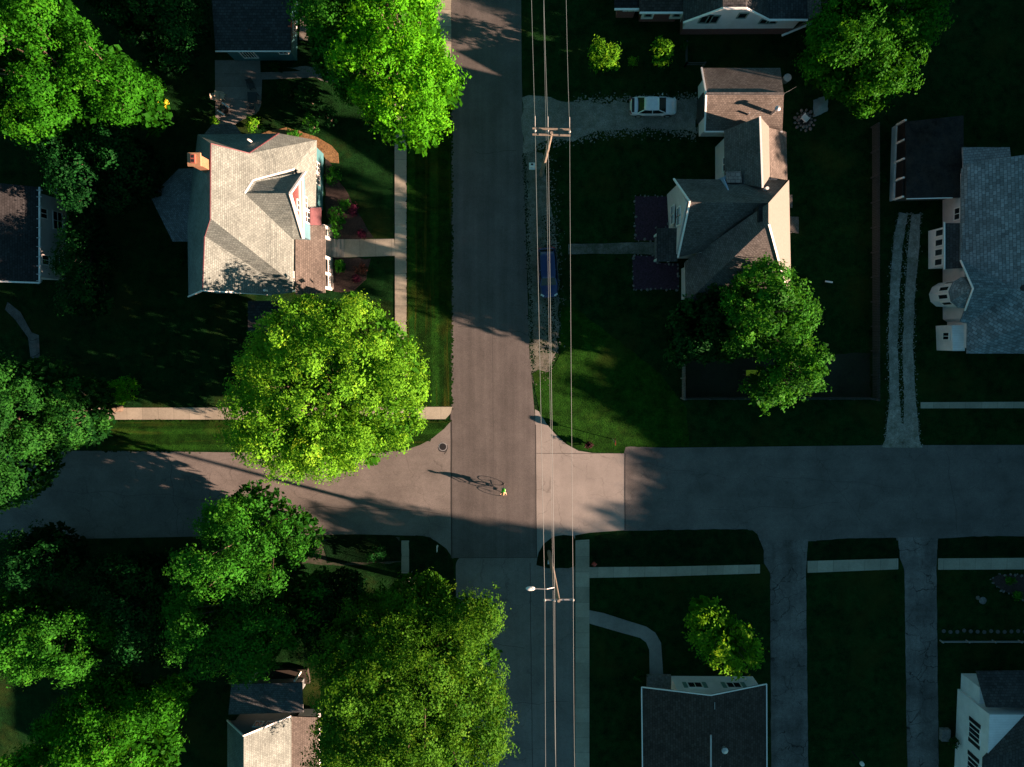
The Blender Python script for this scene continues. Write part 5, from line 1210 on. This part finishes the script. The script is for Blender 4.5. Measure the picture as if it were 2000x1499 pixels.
def redthing(t, p):
    m = MB(); m.tube([p, p+Vector((0, 0, .55))], .16, 12); m.ball((p.x, p.y, .58), .17, 12, 6); m.build('barrel', m_redp, t, True)
    m = MB(); m.tube([(p.x-.26, p.y, .4), (p.x+.26, p.y, .4)], .07, 8); m.tube([(p.x, p.y-.24, .35), (p.x, p.y, .35)], .09, 8); m.build('outlet', m_redp, t)
stick('fire_hydrant', 'red hydrant at the west end of the verge south of the right road', 'fire hydrant', (1160, 1100), 0, redthing)
def manhole(t, p):
    m = MB(); m.lathe([(.34, .01), (.34, .024)], (p.x, p.y, 0), 24); m.build('cover', m_black, t)
    m = MB(); m.lathe([(.42, .008), (.42, .016)], (p.x, p.y, 0), 24); m.build('rim', m_metal, t)
    m = MB(); w = rough([(p.x+.5*math.cos(a*.5), p.y-.1+.45*math.sin(a*.5)) for a in range(12)]+[(p.x+.1, p.y-.8)], .1, .2); m.prism(w, 0, .0115); m.build('wet_stain', plain('wet_asphalt', (.03, .03, .03), .4), t)
stick('manhole', 'dark round manhole in a wet patch on the left road near the junction', 'manhole cover', (865, 873), 0, manhole)
# fire pit
def pit(t, p):
    base = None
    for k in range(26):
        a = k*2*math.pi/13+(.2 if k > 12 else 0); r = .95 if k < 13 else .62
        m = MB()
        if base is None: m.ball((0, 0, 0), .17, 7, 5, (1, .8, .7)); base = m.build('pit_stone', m_stone, t, True, False, True); o = base
        else: o = base.copy(); C.objects.link(o); o.parent = t
        o.location = (r*math.cos(a), r*math.sin(a), .12); s_ = random.uniform(.7, 1.3); o.scale = (s_, s_, s_); o.rotation_euler = (0, 0, a)
    m = MB(); m.lathe([(.6, 0), (.6, .05)], (p.x, p.y, 0), 16); m.build('ash', m_black, t)
stick('fire_pit', 'round stone fire pit on the lawn east of the detached garage', 'fire pit', (1571, 236), 0, pit)
def chairp(t, p, mat):
    x, y = 0, 0
    m = MB(); m.box(-.28, .28, -.26, .26, .38, .43); m.build('seat', mat, t, local=True)
    m = MB(); m.bar((-.28, 0, .42), (-.46, 0, .95), .56, .05, Vector((1, 0, 0))); m.build('backrest', mat, t, local=True)
    for sx in (-.24, .24):
        for sy in (-.23, .23): m = MB(); m.bar((sx, sy, 0), (sx, sy, .38), .05); m.build('leg', mat, t, local=True)
    for sy in (-.3, .3): m = MB(); m.bar((-.32, sy, .62), (.26, sy, .6), .08, .03); m.build('armrest', mat, t, local=True)
def chair(label, px, rz, mat, z=.03):
    p = P(px[0], px[1], .4); t = thing('garden_chair', label, 'garden chair', (p.x, p.y, z), rz, 'garden chairs'); chairp(t, p, mat); return t
m_beige = plain('beige_plastic', (.5, .42, .32), .6); m_darkf = plain('dark_mesh', (.03, .035, .04), .7)
chair('beige chair by the patio edge, left of its twin', (424, 190), .2, m_beige)
chair('beige chair by the patio edge, right of its twin', (433, 188), -.2, m_beige)
chair('dark chair at the north end of the patio dining row', (491, 168), -1.3, m_darkf)
chair('dark chair at the south end of the patio dining row', (491, 214), 1.6, m_darkf)
chair('pale chair left on the lawn beside the stone fire pit', (1571, 232), .8, m_white, .18)
p = P(493, 191, .7); t = thing('patio_table', 'dark square table between the two dark patio chairs', 'table', (p.x, p.y, .03))
m = MB(); m.box(-.45, .45, -.5, .5, .68, .72); m.build('tabletop', m_darkf, t, local=True)
for sx in (-.38, .38):
    for sy in (-.42, .42): m = MB(); m.box(sx-.03, sx+.03, sy-.03, sy+.03, 0, .68); m.build('leg', m_darkf, t, local=True)
p = P(436, 213, .8); t = thing('barbecue', 'black barbecue grill with pale side handles at the patio corner', 'barbecue', (p.x, p.y, .03), -.6)
m = MB(); m.ball((0, 0, .85), .36, 14, 8, (1.3, .85, .7)); m.build('lid', m_black, t, True, True, True)
m = MB(); m.box(-.45, .45, -.28, .28, .45, .8); m.build('firebox', m_black, t, local=True)
for sy in (-.42, .42): m = MB(); m.box(-.4, .4, sy-.06, sy+.06, .78, .82); m.build('side_shelf', m_white, t, local=True)
for sx in (-.38, .38):
    for sy in (-.22, .22): m = MB(); m.box(sx-.03, sx+.03, sy-.03, sy+.03, 0, .45); m.build('leg', m_black, t, local=True)
# blue tarp
p = P(1604, 206, .3); t = thing('tarpaulin', 'pale blue crumpled tarpaulin on the lawn near the fire pit', 'tarpaulin', (p.x, p.y, 0))
m = MB(); rng2 = random.Random(8); n = 9
for i in range(n):
    for j in range(n): m.v.append(((i-4)*.17+rng2.uniform(-.04, .04), (j-4)*.2+rng2.uniform(-.04, .04)+(i-4)*.07, .1+.32*math.exp(-((i-4)**2+(j-4)**2)/7)+rng2.uniform(0, .1)))
for i in range(n-1):
    for j in range(n-1): m.f.append([i*n+j, (i+1)*n+j, (i+1)*n+j+1, i*n+j+1])
m.build('sheet', plain('blue_tarp', (.12, .2, .22), .5), t, True, False, True)
# yellow slide
p = P(1467, 728, .6); t = thing('slide', 'yellow plastic slide in the fenced bare yard', 'slide', (p.x, p.y, 0))
m_yel = plain('yellow_plastic', (.8, .7, .02), .4)
m = MB(); m.bar((-.75, 0, 1.5), (.75, 0, 1.1), .5, .05); m.build('chute', m_yel, t, local=True)
for sy in (-.25, .25): m = MB(); m.bar((-.75, sy, 1.58), (.75, sy, 1.18), .05, .14); m.build('side_rail', m_yel, t, local=True)
for sx, hh in ((-.6, 1.45), (.6, 1.12)):
    for sy in (-.2, .2): m = MB(); m.bar((sx, sy, 0), (sx, sy, hh), .07); m.build('leg', m_dwood, t, local=True)
# birdbath like ornaments on dark lawns
def orn(t, p):
    m = MB(); m.lathe([(.22, 0), (.1, .12), (.08, .5), (.12, .62)], (p.x, p.y, 0), 14); m.build('pedestal', m_stone, t, True)
    m = MB(); m.lathe([(.1, .62), (.36, .74), (.36, .78), (.1, .7)], (p.x, p.y, 0), 18); m.build('basin', m_stone, t, True)
stick('birdbath', 'pale stone birdbath on the dark lawn near the right edge bed', 'birdbath', (1910, 1168), 0, orn)
def lamp(t, p):
    m = MB(); m.tube([p, p+Vector((0, 0, 1.9))], .05, 8); m.build('post', m_black, t)
    m = MB(); m.lathe([(.1, 1.9), (.2, 2.0), (.2, 2.25), (.05, 2.42)], (p.x, p.y, 0), 12); m.build('lantern', m_white, t)
stick('lamp_post', 'white topped lamp post on the lawn between the two cracked driveways', 'lamp post', (1664, 1468), 0, lamp)
def bin_(t, p):
    m = MB(); m.lathe([(.3, 0), (.34, .8), (.34, .86), (.1, .92)], (p.x, p.y, 0), 16); m.build('drum', m_metal, t, True)
    m = MB(); m.lathe([(.36, .93), (.36, .97)], (p.x, p.y, 0), 16); m.build('lid', plain('pale_lid', (.5, .5, .48), .6), t)
stick('bin', 'pale round bin beside the northeast corner of the detached garage', 'bin', (1531, 159), 0, bin_)
def toy(t, p):
    m = MB(); m.bar((p.x-.35, p.y, .12), (p.x+.35, p.y-.1, .12), .14, .1); m.build('plank', m_white, t)
stick('board', 'small white board lying on the back lawn by the long fence', 'board', (1618, 550), 0, toy)
def ball2(t, p):
    m = MB(); m.ball((p.x, p.y, .2), .22, 10, 6, (1.2, .8, .8)); m.build('shell', plain('yellow_toy', (.6, .5, .1), .5), t, True)
stick('toy', 'small yellow toy on the lawn east of the lush trees', 'toy', (1612, 674), 0, ball2)
